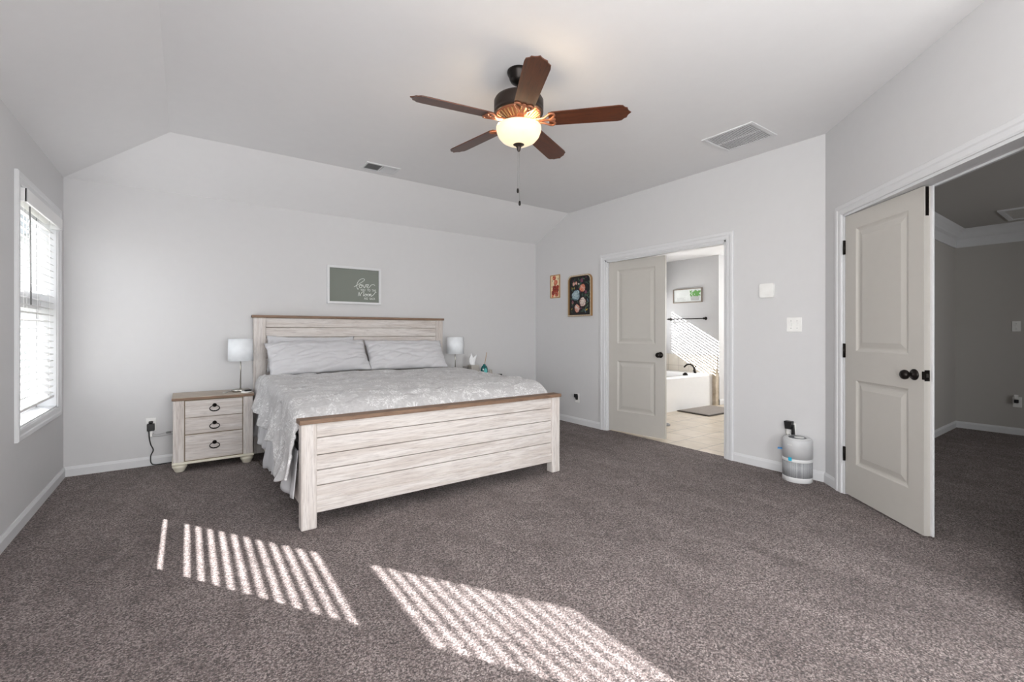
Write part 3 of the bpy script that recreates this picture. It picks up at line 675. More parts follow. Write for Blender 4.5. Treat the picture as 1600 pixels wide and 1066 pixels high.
# things on the left nightstand
tag(MB().lathe([(0.039, 0), (0.042, 0.003), (0.042, 0.010), (0.039, 0.013), (1e-6, 0.013)], 32).build('charging_pad', 'white_plastic'), 'round white charging pad on the left nightstand beside the lamp base', 'charger').location = (0.438, 4.788, 0.633)
r = thing('key_fob', 'small black remote fob lying on the white charging pad', 'key fob', (0.450, 4.775, 0.646), 20)
MB().box(-0.028, 0.028, -0.016, 0.016, 0, 0.014, 0.006).build('fob_body', 'black_plastic', r)
MB().box(-0.018, 0.010, -0.009, 0.009, 0.0135, 0.0155, 0.001).build('fob_button', 'plate_grey', r)
pts = smooth_path([(0.262, 4.83, 0.638), (0.285, 4.87, 0.637), (0.31, 4.94, 0.637), (0.36, 5.0, 0.637), (0.44, 5.0, 0.637), (0.482, 4.93, 0.637), (0.486, 4.86, 0.637)])
tag(MB().tube(pts, 0.0035, 8).build('lamp_cord', 'white_plastic'), 'thin white cord curling behind the lamp base on the left nightstand', 'cord')

# things on the right nightstand
r = thing('reed_diffuser', 'dark teal reed diffuser bottle with one reed on the right nightstand', 'diffuser', (3.02, 4.83, 0.633))
MB().lathe([(0.040, 0), (0.046, 0.006), (0.048, 0.03), (0.048, 0.075), (0.044, 0.105), (0.034, 0.125), (0.018, 0.136), (0.016, 0.150), (1e-6, 0.150)], 28, sy=0.6).build('bottle', 'teal_glass', r)
MB().prism([(0.024 * math.cos(2 * PI * k / 20), 0.066 + 0.034 * math.sin(2 * PI * k / 20)) for k in range(20)], -0.0305, -0.0285).build('bottle_label', 'teal_label', r)
MB().tube([(-0.004, 0, 0.10), (0.036, 0.0, 0.295)], 0.0035, 8).build('reed', 'reed', r)
r = thing('tissue_box', 'grey cube tissue box with a white tissue pulled up, right nightstand', 'tissue box', (2.86, 4.83, 0.633))
MB().box(-0.054, 0.054, -0.054, 0.054, 0, 0.145, 0.006).build('box', 'tissue_box', r)
P = []
for i in range(17):
    t = i / 16; row = []
    for j in range(33):
        a_ = 2 * PI * j / 32; rr = (0.010 + 0.034 * math.sin(PI * min(1, 0.1 + t * 0.62))) * (1 + 0.45 * noise.noise((math.cos(a_) * 2.2, math.sin(a_) * 2.2, t * 1.2 + 4)))
        row.append((rr * math.cos(a_) * 1.05 - 0.030 * (1 - t) * t * 2 + 0.012 * t, rr * math.sin(a_) * 0.35, 0.143 + t * 0.112 * (1 + 0.22 * math.cos(2 * a_ + 0.6) * t + 0.14 * math.sin(3 * a_) * t)))
    P.append(row)
MB().grid(P).build('tissue', 'tissue', r)
r = thing('water_glass', 'clear drinking glass between the right lamp and the tissue box', 'glass', (2.752, 4.83, 0.633))
g = MB().lathe([(1e-6, 0.003), (0.031, 0.003), (0.036, 0.135), (0.033, 0.135), (0.028, 0.010), (1e-6, 0.010)], 28); g.build('glass_body', 'cup_glass', r)
tag(MB().lathe([(0.020, 0), (0.024, 0.01), (0.026, 0.05), (0.020, 0.066), (0.022, 0.075), (1e-6, 0.078)], 20).build('trinket_jar', 'tissue_box'), 'little dark trinket jar right of the teal diffuser', 'jar').location = (3.105, 4.82, 0.633)
tag(MB().box(-0.02, 0.02, -0.075, 0.075, 0, 0.018, 0.006).build('remote_control', 'black_plastic'), 'black remote control at the right end of the right nightstand', 'remote').location = (3.20, 4.83, 0.633)
bpy.data.objects['remote_control'].rotation_euler = (0, 0, 0.9)

# ------------------------------------------------------------------ wall pictures
def frame_mesh(x0, x1, z0, z1, wd, y0, y1):
    m = MB(); m.box(x0, x1, y0, y1, z1 - wd, z1, 0.002).box(x0, x1, y0, y1, z0, z0 + wd, 0.002).box(x0, x0 + wd, y0, y1, z0 + wd, z1 - wd, 0.002).box(x1 - wd, x1, y0, y1, z0 + wd, z1 - wd, 0.002); return m
r = thing('framed_sign', 'grey slate sign with white script in a white frame above the headboard', 'sign', (1.516, D, 1.70))
frame_mesh(-0.294, 0.294, -0.206, 0.206, 0.024, -0.032, 0.0).build('frame', 'white_trim', r)
brd = MB().box(-0.28, 0.28, -0.012, -0.002, -0.19, 0.19).build('board', 'slate_board', r)
lt = MB()
def q(px, pz): return (-0.270 + (px - 180) / 890 * 0.540, -0.0128, 0.182 - (pz - 205) / 665 * 0.364)
strokes = [
    [(612, 565), (655, 535), (715, 490), (770, 445), (805, 412), (795, 390), (758, 388), (710, 420), (676, 475), (664, 530), (668, 580), (684, 608), (700, 590)],
    [(722, 512), (705, 545), (718, 572), (745, 570), (762, 535), (748, 505), (722, 512), (745, 528), (778, 516)],
    [(778, 516), (788, 548), (800, 574), (815, 548), (826, 510), (838, 500), (850, 512)],
    [(846, 545), (872, 530), (882, 506), (866, 496), (848, 520), (850, 556), (876, 572), (905, 540), (930, 508), (960, 492), (985, 500), (1002, 514)],
    [(688, 748), (694, 710), (706, 668), (712, 700), (722, 742), (738, 700), (765, 660), (795, 655), (790, 690), (782, 742), (800, 725)],
    [(818, 696), (806, 722), (820, 742), (842, 728), (842, 702), (818, 696), (846, 712), (862, 705)],
    [(872, 692), (858, 716), (870, 738), (892, 724), (894, 700), (872, 692), (896, 708)],
    [(902, 692), (900, 738), (912, 700), (926, 692), (928, 742), (950, 726), (985, 690), (1012, 650), (1028, 655)]]
for s_ in strokes:
    lt.tube(smooth_path([q(*p) for p in s_], 5), 0.0027, 6)
for txt, x0, x1, zb, h in (('YOU', 732, 818, 640, 46), ('TO', 856, 915, 640, 46), ('THE', 945, 1018, 640, 46), ('AND', 796, 868, 812, 46), ('BACK', 902, 1006, 812, 46)):
    a_ = q(x0, zb); b_ = q(x1, zb); text_into(lt, txt, 0.0345, a_[0], a_[2], -0.0128, b_[0] - a_[0])
lt.build('lettering', 'chalk', brd)

def flower(m, cx, cz, rad, n, y, mats, rows=3):
    """overlapping rings of petals painted on a canvas: mats = material slots from outside in"""
    def blob(px, pz, r_, yy, slot, sq=1.0, an=0.0):
        m.cur = slot; pts = []
        for i in range(14):
            t = 2 * PI * i / 14; q_ = r_ * (1 + 0.13 * math.sin(3 * t + px * 90)); u, v = q_ * math.cos(t) * sq, q_ * math.sin(t)
            pts.append((px + u * math.cos(an) - v * math.sin(an), yy, pz + u * math.sin(an) + v * math.cos(an)))
        m.add(pts, [tuple(range(14))])
    lay = 0
    for k in range(rows + 1):
        rr = rad * (1 - 0.25 * k); nn = max(3, n - k)
        for j in range(nn):
            a_ = 2 * PI * (j + 0.5 * k) / nn + random.uniform(-0.25, 0.25); d_ = rr * random.uniform(0.45, 0.62)
            px, pz = cx + d_ * math.cos(a_) * 0.92, cz + d_ * math.sin(a_); pr_ = rr * random.uniform(0.36, 0.48)
            yy = y - 0.00006 * lay; lay += 1
            blob(px, pz, pr_ * 1.10, yy, mats[1 % len(mats)], 0.72, a_); lay += 1
            blob(px - 0.12 * pr_ * math.cos(a_), pz - 0.12 * pr_ * math.sin(a_) + 0.05 * pr_, pr_ * 0.96, yy - 0.00006, mats[0] if (j + k) % 3 else mats[-1], 0.70, a_)
def leafs(m, cx, cz, ln, ang, y, slot):
    m.cur = slot; c_, s_ = math.cos(ang), math.sin(ang); pts = []; y -= random.random() * 0.0004
    for i in range(12):
        t = 2 * PI * i / 12; u, v = ln / 2 * math.cos(t), ln * 0.17 * math.sin(t); pts.append((cx + u * c_ - v * s_, y, cz + u * s_ + v * c_))
    m.add(pts, [tuple(range(12))])
# large floral tray on the right wall
r = thing('floral_tray', 'large dark floral tray picture with arched gilded rim on the right wall', 'picture', (R, 4.232, 1.65), -90)
hw, hz, ra = 0.212, 0.264, 0.07
def rounded(hw, hz, ra, n=8):
    pts = [(-hw, -hz), (hw, -hz)]
    for k in range(n + 1): a_ = PI / 2 * k / n; pts.append((hw - ra + ra * math.cos(a_), hz - ra + ra * math.sin(a_)))
    for k in range(n + 1): a_ = PI / 2 + PI / 2 * k / n; pts.append((-hw + ra + ra * math.cos(a_), hz - ra + ra * math.sin(a_)))
    return pts
o_ = rounded(hw, hz, ra); i_ = rounded(hw - 0.018, hz - 0.018, ra - 0.015)
m = MB(); rows = [[(x, y, z) for x, z in ring + ring[:1]] for ring, y in ((o_, 0.0), (o_, -0.03), (i_, -0.03), (i_, -0.006))]; m.grid(rows, smooth=False)
fr = m.build('rim', 'wood_gold', r)
bd = MB()
per = [(x * 0.955, z * 0.965) for x, z in o_]
seg = []
for (x0, z0), (x1, z1) in zip(per, per[1:] + per[:1]):
    n = max(1, int(math.hypot(x1 - x0, z1 - z0) / 0.016))
    seg += [(x0 + (x1 - x0) * k / n, z0 + (z1 - z0) * k / n) for k in range(n)]
for x, z in seg: bd.sphere((x, -0.031, z), 0.0052, 8)
bd.build('beading', 'cream', fr)
m = MB(); m.prism(i_, -0.008, -0.001)
slots = ['canvas_dark', 'petal_blue', 'petal_blue_deep', 'petal_white', 'petal_pink', 'petal_coral', 'petal_plum', 'leaf_green', 'leaf_dark', 'leaf_yellow', 'petal_shadow', 'petal_coral_deep']
for k in range(70):
    leafs(m, random.uniform(-0.175, 0.175), random.uniform(-0.23, 0.23), random.uniform(0.03, 0.06), random.uniform(0, PI), -0.0083, random.choice([8, 8, 7, 8, 6]))
def fq(px, pz): return (-hw + (px - 470) / 365 * 2 * hw, hz - (pz - 185) / 630 * 2 * hz)
for px, pz, rad, n, mt_ in ((585, 490, 0.085, 8, (1, 2, 1)), (690, 600, 0.070, 7, (3, 10, 3)), (690, 390, 0.062, 7, (5, 11, 4)), (605, 690, 0.060, 7, (4, 11, 3)), (550, 315, 0.028, 5, (4, 11, 3)), (590, 305, 0.028, 5, (4, 11, 3)), (680, 270, 0.030, 6, (6, 6)), (632, 320, 0.014, 5, (3, 3)), (740, 450, 0.025, 5, (6, 6)), (535, 600, 0.022, 5, (6, 10))):
    x, z = fq(px, pz); flower(m, x, z, rad, n, -0.0088, mt_)
for px, pz, ln, an, s_ in ((740, 690, 0.05, 1.2, 7), (750, 720, 0.05, 0.4, 9), (730, 740, 0.05, 2.0, 2), (770, 500, 0.045, 1.0, 7), (560, 380, 0.03, 1.4, 9), (525, 380, 0.03, 1.8, 9), (770, 580, 0.05, 1.9, 2), (520, 700, 0.03, 1, 9), (765, 660, 0.03, 0.8, 7), (640, 370, 0.04, 0.5, 7)):
    x, z = fq(px, pz); leafs(m, x, z, ln, an, -0.0087, s_)
m.cur = 0; m.build('painted_panel', slots, r)
# small picture with red flowers
r = thing('small_picture', 'small narrow picture of red and orange flowers nearest the back corner', 'picture', (R, 4.72, 1.805), -90)
frame_mesh(-0.098, 0.098, -0.158, 0.158, 0.011, -0.014, 0).build('frame', 'reed', r)
m = MB().box(-0.092, 0.092, -0.006, -0.001, -0.15, 0.15)
slots = ['canvas_cream', 'petal_red', 'petal_wine', 'petal_coral', 'leaf_dark']
for x, z, rad, mt_ in ((-0.02, 0.12, 0.045, (3, 1)), (0.01, 0.05, 0.05, (3, 1, 3)), (-0.005, -0.03, 0.066, (2, 1, 2)), (0.045, -0.05, 0.04, (1, 2)), (-0.04, -0.085, 0.048, (2, 1, 2)), (0.03, -0.105, 0.05, (1, 3, 2)), (-0.05, -0.125, 0.03, (1, 3)), (0.05, -0.01, 0.035, (2, 1))):
    flower(m, x, z, rad * 0.9, 7, -0.0066, mt_)
for x, z in ((-0.06, 0.08), (0.06, 0.1), (-0.065, 0.0)): leafs(m, x, z, 0.03, 1.5, -0.0062, 4)
m.build('print', slots, r)

# ------------------------------------------------------------------ wall plates, plugs, sensor
def rounded_rect(hx, hz, ra, n=5):
    pts = []
    for cx, cz, a0 in ((hx - ra, hz - ra, 0), (-hx + ra, hz - ra, PI / 2), (-hx + ra, -hz + ra, PI), (hx - ra, -hz + ra, 1.5 * PI)):
        for k in range(n + 1): a_ = a0 + PI / 2 * k / n; pts.append((cx + ra * math.cos(a_), cz + ra * math.sin(a_)))
    return pts
def outlet(label, loc, rz, group='wall outlets'):
    r = thing('wall_outlet', label, 'outlet', loc, rz, group)
    MB().box(-0.0365, 0.0365, -0.006, 0, -0.059, 0.059, 0.003).build('cover_plate', 'white_plastic', r)
    for dz in (-0.02, 0.02):
        s = MB().prism(rounded_rect(0.0165, 0.0135, 0.007), -0.0075, -0.005, Matrix.Translation((0, 0, dz))).build('socket', 'white_plastic', r)
        m = MB()
        for dx in (-0.006, 0.006): m.box(dx - 0.001, dx + 0.001, -0.0079, -0.0074, dz - 0.002, dz + 0.006)
        m.build('slots', 'black_plastic', s)
    return r
outlet('wall outlet with a black adapter left of the left nightstand', (-0.262, D, 0.362), 0)
outlet('wall outlet low on the right wall beside the bed footboard', (R, 4.29, 0.335), -90)
outlet('wall outlet above the air purifier', (R, 1.735, 0.37), -90)
outlet('wall outlet low on the far closet wall', (7.78, 0.888, 0.377), -90)
# left adapter and cords
r = thing('power_adapter', 'black power adapter plugged into the outlet left of the nightstand', 'adapter', (-0.262, D, 0.362))
MB().box(-0.027, 0.027, -0.05, -0.008, -0.05, 0.012, 0.005).build('adapter_body', 'black_plastic', r)
MB().box(-0.016, 0.016, -0.036, -0.008, 0.014, 0.034, 0.006).build('plug', 'black_plastic', r)
MB().box(-0.008, 0.012, -0.034, -0.012, -0.105, -0.052, 0.004).build('white_plug', 'white_plastic', r)
pts = smooth_path([(-0.275, D - 0.03, 0.315), (-0.272, D - 0.032, 0.25), (-0.262, D - 0.03, 0.19), (-0.245, D - 0.028, 0.14), (-0.262, D - 0.028, 0.09), (-0.26, D - 0.03, 0.03), (-0.23, D - 0.03, 0.008), (-0.15, D - 0.023, 0.007), (-0.06, D - 0.022, 0.007)])
m = MB().tube(pts, 0.0045, 8); m.v = [p - Vector((-0.262, D, 0.362)) for p in m.v]; m.build('power_cord', 'black_plastic', r)
pts = smooth_path([(-0.248, D - 0.025, 0.285), (-0.22, D - 0.02, 0.272), (-0.17, D - 0.018, 0.278), (-0.13, D - 0.018, 0.283), (-0.08, D - 0.02, 0.29), (-0.02, D - 0.02, 0.30)])
pts2 = smooth_path([(-0.248, D - 0.025, 0.262), (-0.20, D - 0.02, 0.254), (-0.14, D - 0.018, 0.258), (-0.08, D - 0.02, 0.264), (-0.02, D - 0.02, 0.268)])
r = thing('clear_cord', 'thin grey cord with inline switch running along wall behind the left nightstand', 'cord', (0, 0, 0))
MB().tube(pts, 0.0022, 6).tube(pts2, 0.0022, 6).build('wire', 'clear_cord', r)
MB().box(-0.155, -0.118, D - 0.026, D - 0.010, 0.272, 0.288, 0.003).build('inline_switch', 'plate_grey', r)
pts = smooth_path([(0.515, 4.80, 0.004), (0.53, 4.70, 0.012), (0.528, 4.60, 0.006), (0.55, 4.45, 0.006), (0.575, 4.25, 0.006), (0.585, 4.10, 0.008)])
r = thing('extension_cord', 'thin brown cord lying on the carpet between nightstand and bed', 'cord')
MB().tube(pts, 0.0035, 8).build('wire', 'brown_cord', r)
MB().box(0.577, 0.595, 4.05, 4.105, 0.002, 0.018, 0.003).build('connector', 'white_plastic', r)
# right wall plug by the bed
r = thing('plug_in_device', 'black plug and cord cube in the outlet beside the footboard', 'plug', (R, 4.29, 0.335), -90)
MB().box(-0.022, 0.014, -0.045, -0.008, 0.008, 0.052, 0.004).build('plug_body', 'black_plastic', r)
MB().prism([(-0.008, 0.008), (0.018, 0.036), (0.018, -0.02), (0.006, -0.024)], -0.036, -0.008).build('plug_tail', 'black_plastic', r)
r = thing('plug_in_device', 'black plug with chrome hook in the outlet above the air purifier', 'plug', (R, 1.735, 0.37), -90)
MB().prism([(-0.036, 0.075), (0.022, 0.075), (0.016, 0.012), (-0.028, 0.012)], -0.055, -0.008).build('plug_body', 'black_plastic', r)
MB().prism([(0.014, 0.05), (0.026, 0.045), (0.034, -0.045), (0.012, -0.045)], -0.035, -0.008).build('plug_tail', 'black_plastic', r)
MB().tube(smooth_path([(-0.022, -0.045, 0.015), (-0.022, -0.045, -0.022), (-0.01, -0.045, -0.04), (0.004, -0.045, -0.03)]), 0.004, 8).build('hook', 'nickel', r)
# air freshener in the closet outlet
r = thing('air_freshener', 'white plug-in air freshener in the far closet outlet', 'air freshener', (7.78, 0.888, 0.377), -90)
MB().box(-0.022, 0.014, -0.05, -0.008, -0.008, 0.03, 0.005).build('warmer', 'black_plastic', r)
MB().box(-0.024, 0.012, -0.045, -0.012, 0.03, 0.085, 0.008).build('refill', 'white_plastic', r)
# switches
def switch(label, loc, rz, gangs):
    r = thing('light_switch', label, 'light switch', loc, rz); hx = 0.035 + 0.023 * (gangs - 1)
    MB().box(-hx, hx, -0.006, 0, -0.059, 0.059, 0.003).build('cover_plate', 'white_plastic', r)
    for k in range(gangs):
        x = (k - (gangs - 1) / 2) * 0.046
        MB().prism([(x - 0.004, -0.011), (x + 0.004, -0.011), (x + 0.004, 0.011), (x - 0.004, 0.011)], -0.015 , -0.005).build('toggle', 'white_plastic', r)
        for dz in (-0.03, 0.03): MB().cyl(0.003, 0, 0.0015, 10, Matrix.Translation((x, -0.006, dz)) @ Matrix.Rotation(PI / 2, 4, 'X')).build('screw', 'plate_grey', r)
    return r
switch('white double toggle switch plate on the right wall', (R, 1.713, 1.246), -90, 2)
switch('white light switch plate on the far closet wall', (7.78, 0.896, 1.25), -90, 1)
r = thing('thermostat_sensor', 'square white rounded sensor on the right wall above the double switch', 'sensor', (R, 1.925, 1.543), -90)
MB().prism(rounded_rect(0.06, 0.06, 0.014), -0.026, -0.004).build('sensor_cover', 'white_plastic', r)
MB().prism(rounded_rect(0.052, 0.052, 0.012), -0.005, 0.0).build('back_plate', 'plate_grey', r)

# ------------------------------------------------------------------ ceiling fan
FX, FY = 1.618, 2.199
fan = thing('ceiling_fan', 'five-blade bronze ceiling fan with lit glass bowl hanging over the room', 'ceiling fan', (FX, FY, HC))
def zz(z): return z - HC
MB().lathe([(0.068, 0), (0.070, -0.008), (0.066, -0.022), (0.058, -0.036), (0.055, -0.05), (0.046, -0.066), (0.030, -0.078), (0.016, -0.084), (1e-6, -0.084)], 32).build('canopy', 'bronze', fan)
MB().cyl(0.011, zz(2.59), zz(2.67), 16).build('downrod', 'fan_bronze', fan)
MB().lathe([(0.02, zz(2.602)), (0.05, zz(2.60)), (0.11, zz(2.592)), (0.140, zz(2.580)), (0.148, zz(2.566)), (0.148, zz(2.518)), (0.144, zz(2.510)), (0.148, zz(2.503)), (0.146, zz(2.493)), (0.137, zz(2.490)), (0.02, zz(2.485))], 48).build('motor_housing', 'fan_bronze', fan)
vr = MB().lathe([(0.136, zz(2.491)), (0.130, zz(2.485)), (0.078, zz(2.455)), (0.074, zz(2.448)), (0.02, zz(2.448))], 48); vro = vr.build('vent_ring', 'fan_copper', fan)
ribs = MB()
for k in range(30):
    a_ = 2 * PI * k / 30; M = Matrix.Rotation(a_, 4, 'Z') @ Matrix.Translation((0.104, 0, zz(2.4665))) @ Matrix.Rotation(-0.55, 4, 'Y'); ribs.box(-0.026, 0.026, -0.0045, 0.0045, -0.006, 0.002, 0.002, M)
ribs.build('vent_ribs', 'wood_gold', vro)
MB().lathe([(0.074, zz(2.448)), (0.078, zz(2.442)), (0.070, zz(2.435)), (0.055, zz(2.428)), (0.06, zz(2.42)), (0.10, zz(2.418)), (0.10, zz(2.412)), (0.02, zz(2.412))], 40).build('light_fitter', 'fan_copper', fan)
bw = MB().lathe([(0.118, zz(2.418)), (0.134, zz(2.412)), (0.135, zz(2.40)), (0.131, zz(2.380)), (0.121, zz(2.356)), (0.101, zz(2.333)), (0.070, zz(2.316)), (0.030, zz(2.307)), (1e-6, zz(2.306))], 48); bw.f = bw.f[:-1]; bw.m = bw.m[:-1]; bw.sm = bw.sm[:-1]
bw.build('light_bowl', 'lit_bowl', fan)
MB().lathe([(0.036, zz(2.316)), (0.034, zz(2.308)), (0.019, zz(2.300)), (0.012, zz(2.288)), (0.011, zz(2.276)), (0.007, zz(2.268)), (1e-6, zz(2.265))], 24).build('finial', 'fan_bronze', fan)
def blade(k):
    ang = math.radians(26.4 + 72 * k)
    b = bpy.data.objects.new('blade_root', None)
    pts = [(0.180, -0.050), (0.200, -0.058), (0.58, -0.066), (0.605, -0.062), (0.618, -0.046), (0.632, -0.040), (0.636, -0.024), (0.642, -0.012), (0.654, 0.0), (0.642, 0.012), (0.636, 0.024), (0.632, 0.040), (0.618, 0.046), (0.605, 0.062), (0.58, 0.066), (0.200, 0.058), (0.180, 0.050)]
    m = MB(); n = len(pts); t = 0.003
    m.add([(x, y, -t) for x, y in pts] + [(x, y, t) for x, y in pts], [tuple(range(n - 1, -1, -1)), tuple(range(n, 2 * n))] + [(i, (i + 1) % n, (i + 1) % n + n, i + n) for i in range(n)])
    o = m.build('fan_blade', 'blade_wood', fan); o.location = (0, 0, zz(2.449)); o.rotation_euler = (math.radians(-12), 0, ang)
    bpy.data.objects.remove(b)
    h = MB()
    for s in (-1, 1):
        h.tube(smooth_path([(0.09, s * 0.012, -0.006), (0.15, s * 0.022, -0.010), (0.175, s * 0.040, -0.008), (0.195, s * 0.052, -0.006), (0.212, s * 0.046, -0.006), (0.214, s * 0.028, -0.006), (0.202, s * 0.014, -0.006), (0.210, 0, -0.006)], 5), 0.0062, 8)
    h.box(0.06, 0.13, -0.022, 0.022, -0.013, -0.004, 0.003); h.sphere((0.2, 0, -0.007), 0.016, 12, sc=(1.4, 1, 0.5)); h.box(0.13, 0.2, -0.008, 0.008, -0.012, -0.004, 0.002)
    h.build('blade_bracket', 'fan_copper', o)
for k in range(5): blade(k)
for dx, z1 in ((-0.009, 2.045), (0.004, 1.972)):
    c_ = MB().tube([(dx, -0.004, zz(2.29)), (dx, -0.004, zz(z1))], 0.0012, 6)
    co = c_.build('pull_chain', 'plate_grey', fan)
    MB().lathe([(0.002, 0.0), (0.0055, -0.004), (0.0075, -0.016), (0.0065, -0.026), (1e-6, -0.031)], 14, c=(dx, -0.004, zz(z1))).build('chain_pull', 'bronze', co)
for a_ in (0.7, 2.8, 4.9):
    pl = bpy.data.lights.new('fan_bulb', 'POINT'); pl.energy = 2.6; pl.color = (1, 0.78, 0.52); pl.shadow_soft_size = 0.025
    po = bpy.data.objects.new('fan_bulb', pl); COL.objects.link(po); po.parent = fan; po.location = (0.118 * math.cos(a_), 0.118 * math.sin(a_), zz(2.426))

# ------------------------------------------------------------------ ceiling vents
def register(label, loc, sx, sy, split, group=None):
    r = thing('ceiling_vent', label, 'vent', loc)
    frm = MB(); wd = 0.024
    frm.box(-sx / 2, sx / 2, -sy / 2, -sy / 2 + wd, -0.008, 0, 0.002).box(-sx / 2, sx / 2, sy / 2 - wd, sy / 2, -0.008, 0, 0.002).box(-sx / 2, -sx / 2 + wd, -sy / 2 + wd, sy / 2 - wd, -0.008, 0, 0.002).box(sx / 2 - wd, sx / 2, -sy / 2 + wd, sy / 2 - wd, -0.008, 0, 0.002)
    frm.box(-0.006, 0.006, -sy / 2 + wd, sy / 2 - wd, -0.007, 0)
    frm.build('vent_frame', 'white_trim', r)
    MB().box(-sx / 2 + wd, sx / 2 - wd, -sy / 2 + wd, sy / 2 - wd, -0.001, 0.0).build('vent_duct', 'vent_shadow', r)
    lv = MB()
    if split:
        n = 9
        for s in (-1, 1):
            for k in range(n):
                x = s * (0.012 + (sx / 2 - wd - 0.012) * (k + 0.5) / n); M = Matrix.Translation((x, 0, -0.006)) @ Matrix.Rotation(s * 0.75, 4, 'Y'); lv.box(-0.0065, 0.0065, -sy / 2 + wd, sy / 2 - wd, -0.0006, 0.0006, M=M)
    else:
        n = 22
        for k in range(n):
            y = -sy / 2 + wd + (sy - 2 * wd) * (k + 0.5) / n; M = Matrix.Translation((0, y, -0.006)) @ Matrix.Rotation(0.22, 4, 'X'); lv.box(-sx / 2 + wd, sx / 2 - wd, -0.008, 0.008, -0.0006, 0.0006, M=M)
    lv.build('louvres', 'white_trim', r)
register('small white supply vent on the ceiling above the bed', (1.50, 4.262, HC), 0.33, 0.20, True)
register('large square white return vent on the ceiling left of the angled wall', (3.603, 1.917, HC), 0.39, 0.41, False)

# ------------------------------------------------------------------ air purifier
AX, AY = 3.975, 1.640
r = thing('air_purifier', 'grey rounded tower air purifier on the carpet against the right wall', 'air purifier', (AX, AY, 0), -60)
MB().lathe([(0.100, 0.0), (0.104, 0.004), (0.105, 0.035), (0.104, 0.04), (0.02, 0.04)], 48).build('base_ring', 'purifier_light', r)
MB().lathe([(0.1035, 0.038), (0.1035, 0.165), (0.02, 0.165)], 64).build('intake_mesh', 'purifier_mesh', r)
MB().lathe([(0.105, 0.16), (0.106, 0.163), (0.106, 0.182), (0.105, 0.185), (0.02, 0.185)], 48).build('band', 'purifier_light', r)
MB().lathe([(0.105, 0.184), (0.105, 0.315), (0.1035, 0.326), (0.098, 0.335), (0.088, 0.339), (0.02, 0.339)], 48).build('upper_shell', 'purifier_grey', r)
MB().lathe([(0.092, 0.338), (0.090, 0.3415), (0.072, 0.3405), (0.02, 0.3405)], 48).build('top_ring', 'purifier_light', r)
g = MB().lathe([(0.062, 0.340), (0.062, 0.3425), (0.02, 0.3425)], 40).build('outlet_grille', 'purifier_dark', r)
MB().prism(rounded_rect(0.034, 0.034, 0.03), -0.001, 0.001, Matrix.Translation((0.012, -0.006, 0.3432)) @ Matrix.Rotation(PI / 2, 4, 'X')).build('control_panel', 'white_plastic', g)
def on_cyl(a_, rad): return Matrix.Rotation(a_, 4, 'Z') @ Matrix.Translation((0, -rad, 0))
m = MB(); text_into(m, 'levoit', 0.016, -0.018, 0.290, -0.0015); tl = Matrix.Rotation(-0.62, 4, 'Z') @ Matrix.Translation((0, -0.1045, 0)); m.v = [tl @ p for p in m.v]; m.build('lettering', 'chalk', r)
MB().box(-0.013, 0.013, -0.001, 0.0015, 0.168, 0.196, M=on_cyl(-0.62, 0.106)).build('sticker', 'cyan_sticker', r)
MB().box(-0.022, 0.022, -0.030, 0.004, 0.236, 0.242, M=on_cyl(-1.75, 0.106)).build('ribbon_tag', 'blue_tag', r)

# ------------------------------------------------------------------ bathroom
def bathtub():
    r = thing('bathtub', 'white built-in bathtub with smooth apron in the bathroom', 'bathtub', (6.0, 4.70, 0))
    m = MB(); x0, x1, y0, y1, h = -1.1, 1.005, -0.58, 0.447, 0.508
    m.box(x0, x1, y0, y0 + 0.03, 0, h - 0.02)
    rings = []
    def ell(cx, cy, ax, ay, z, n=48, e=2.6):
        return [(cx + ax * abs(math.cos(2 * PI * k / n)) ** (2 / e) * (1 if math.cos(2 * PI * k / n) >= 0 else -1), cy + ay * abs(math.sin(2 * PI * k / n)) ** (2 / e) * (1 if math.sin(2 * PI * k / n) >= 0 else -1), z) for k in range(n)]
    cx, cy = (x0 + x1) / 2, (y0 + y1) / 2
    out = ell(cx, cy, (x1 - x0) / 2, (y1 - y0) / 2, h, e=60)
    rs = [ell(cx, cy, (x1 - x0) / 2, (y1 - y0) / 2, h - 0.03, e=60), out, ell(cx - 0.05, cy, 0.78, 0.38, h, e=2.8), ell(cx - 0.05, cy, 0.76, 0.365, h - 0.03, e=2.8), ell(cx - 0.05, cy, 0.66, 0.25, 0.12, e=2.6), ell(cx - 0.05, cy, 0.4, 0.12, 0.09), ell(cx - 0.05, cy, 0.01, 0.01, 0.085)]
    m.grid([q_ + q_[:1] for q_ in rs])
    m.build('tub_shell', 'tub_white', r)
    MB().lathe([(0.03, 0), (0.03, 0.012), (0.02, 0.02), (1e-6, 0.02)], 20, Matrix.Translation((0.02, 0.29, 0.36)) @ Matrix.Rotation(PI / 2, 4, 'X')).build('overflow_cap', 'bronze', r)
    return r
bathtub()
r = thing('bath_faucet', 'dark bronze arched faucet on the bathtub rim', 'faucet', (6.80, 4.36, 0.508))
MB().lathe([(0.034, 0), (0.032, 0.012), (0.022, 0.03), (0.017, 0.07), (0.02, 0.085), (1e-6, 0.09)], 20).build('faucet_body', 'bronze', r)
MB().tube(smooth_path([(0.0, 0, 0.06), (-0.02, 0.01, 0.11), (-0.07, 0.03, 0.145), (-0.13, 0.05, 0.14), (-0.18, 0.07, 0.10)]), [0.013] * 25, 10).build('spout', 'bronze', r)
MB().tube([(0.0, 0, 0.085), (0.012, -0.035, 0.125)], 0.007, 8).build('handle', 'bronze', r)
tag(MB().lathe([(0.04, 0), (0.04, 0.02), (0.02, 0.04), (1e-6, 0.045)], 20).build('tub_handle', 'bronze'), 'dark round tap handle on the near rim of the bathtub', 'tap').location = (6.33, 4.215, 0.508)
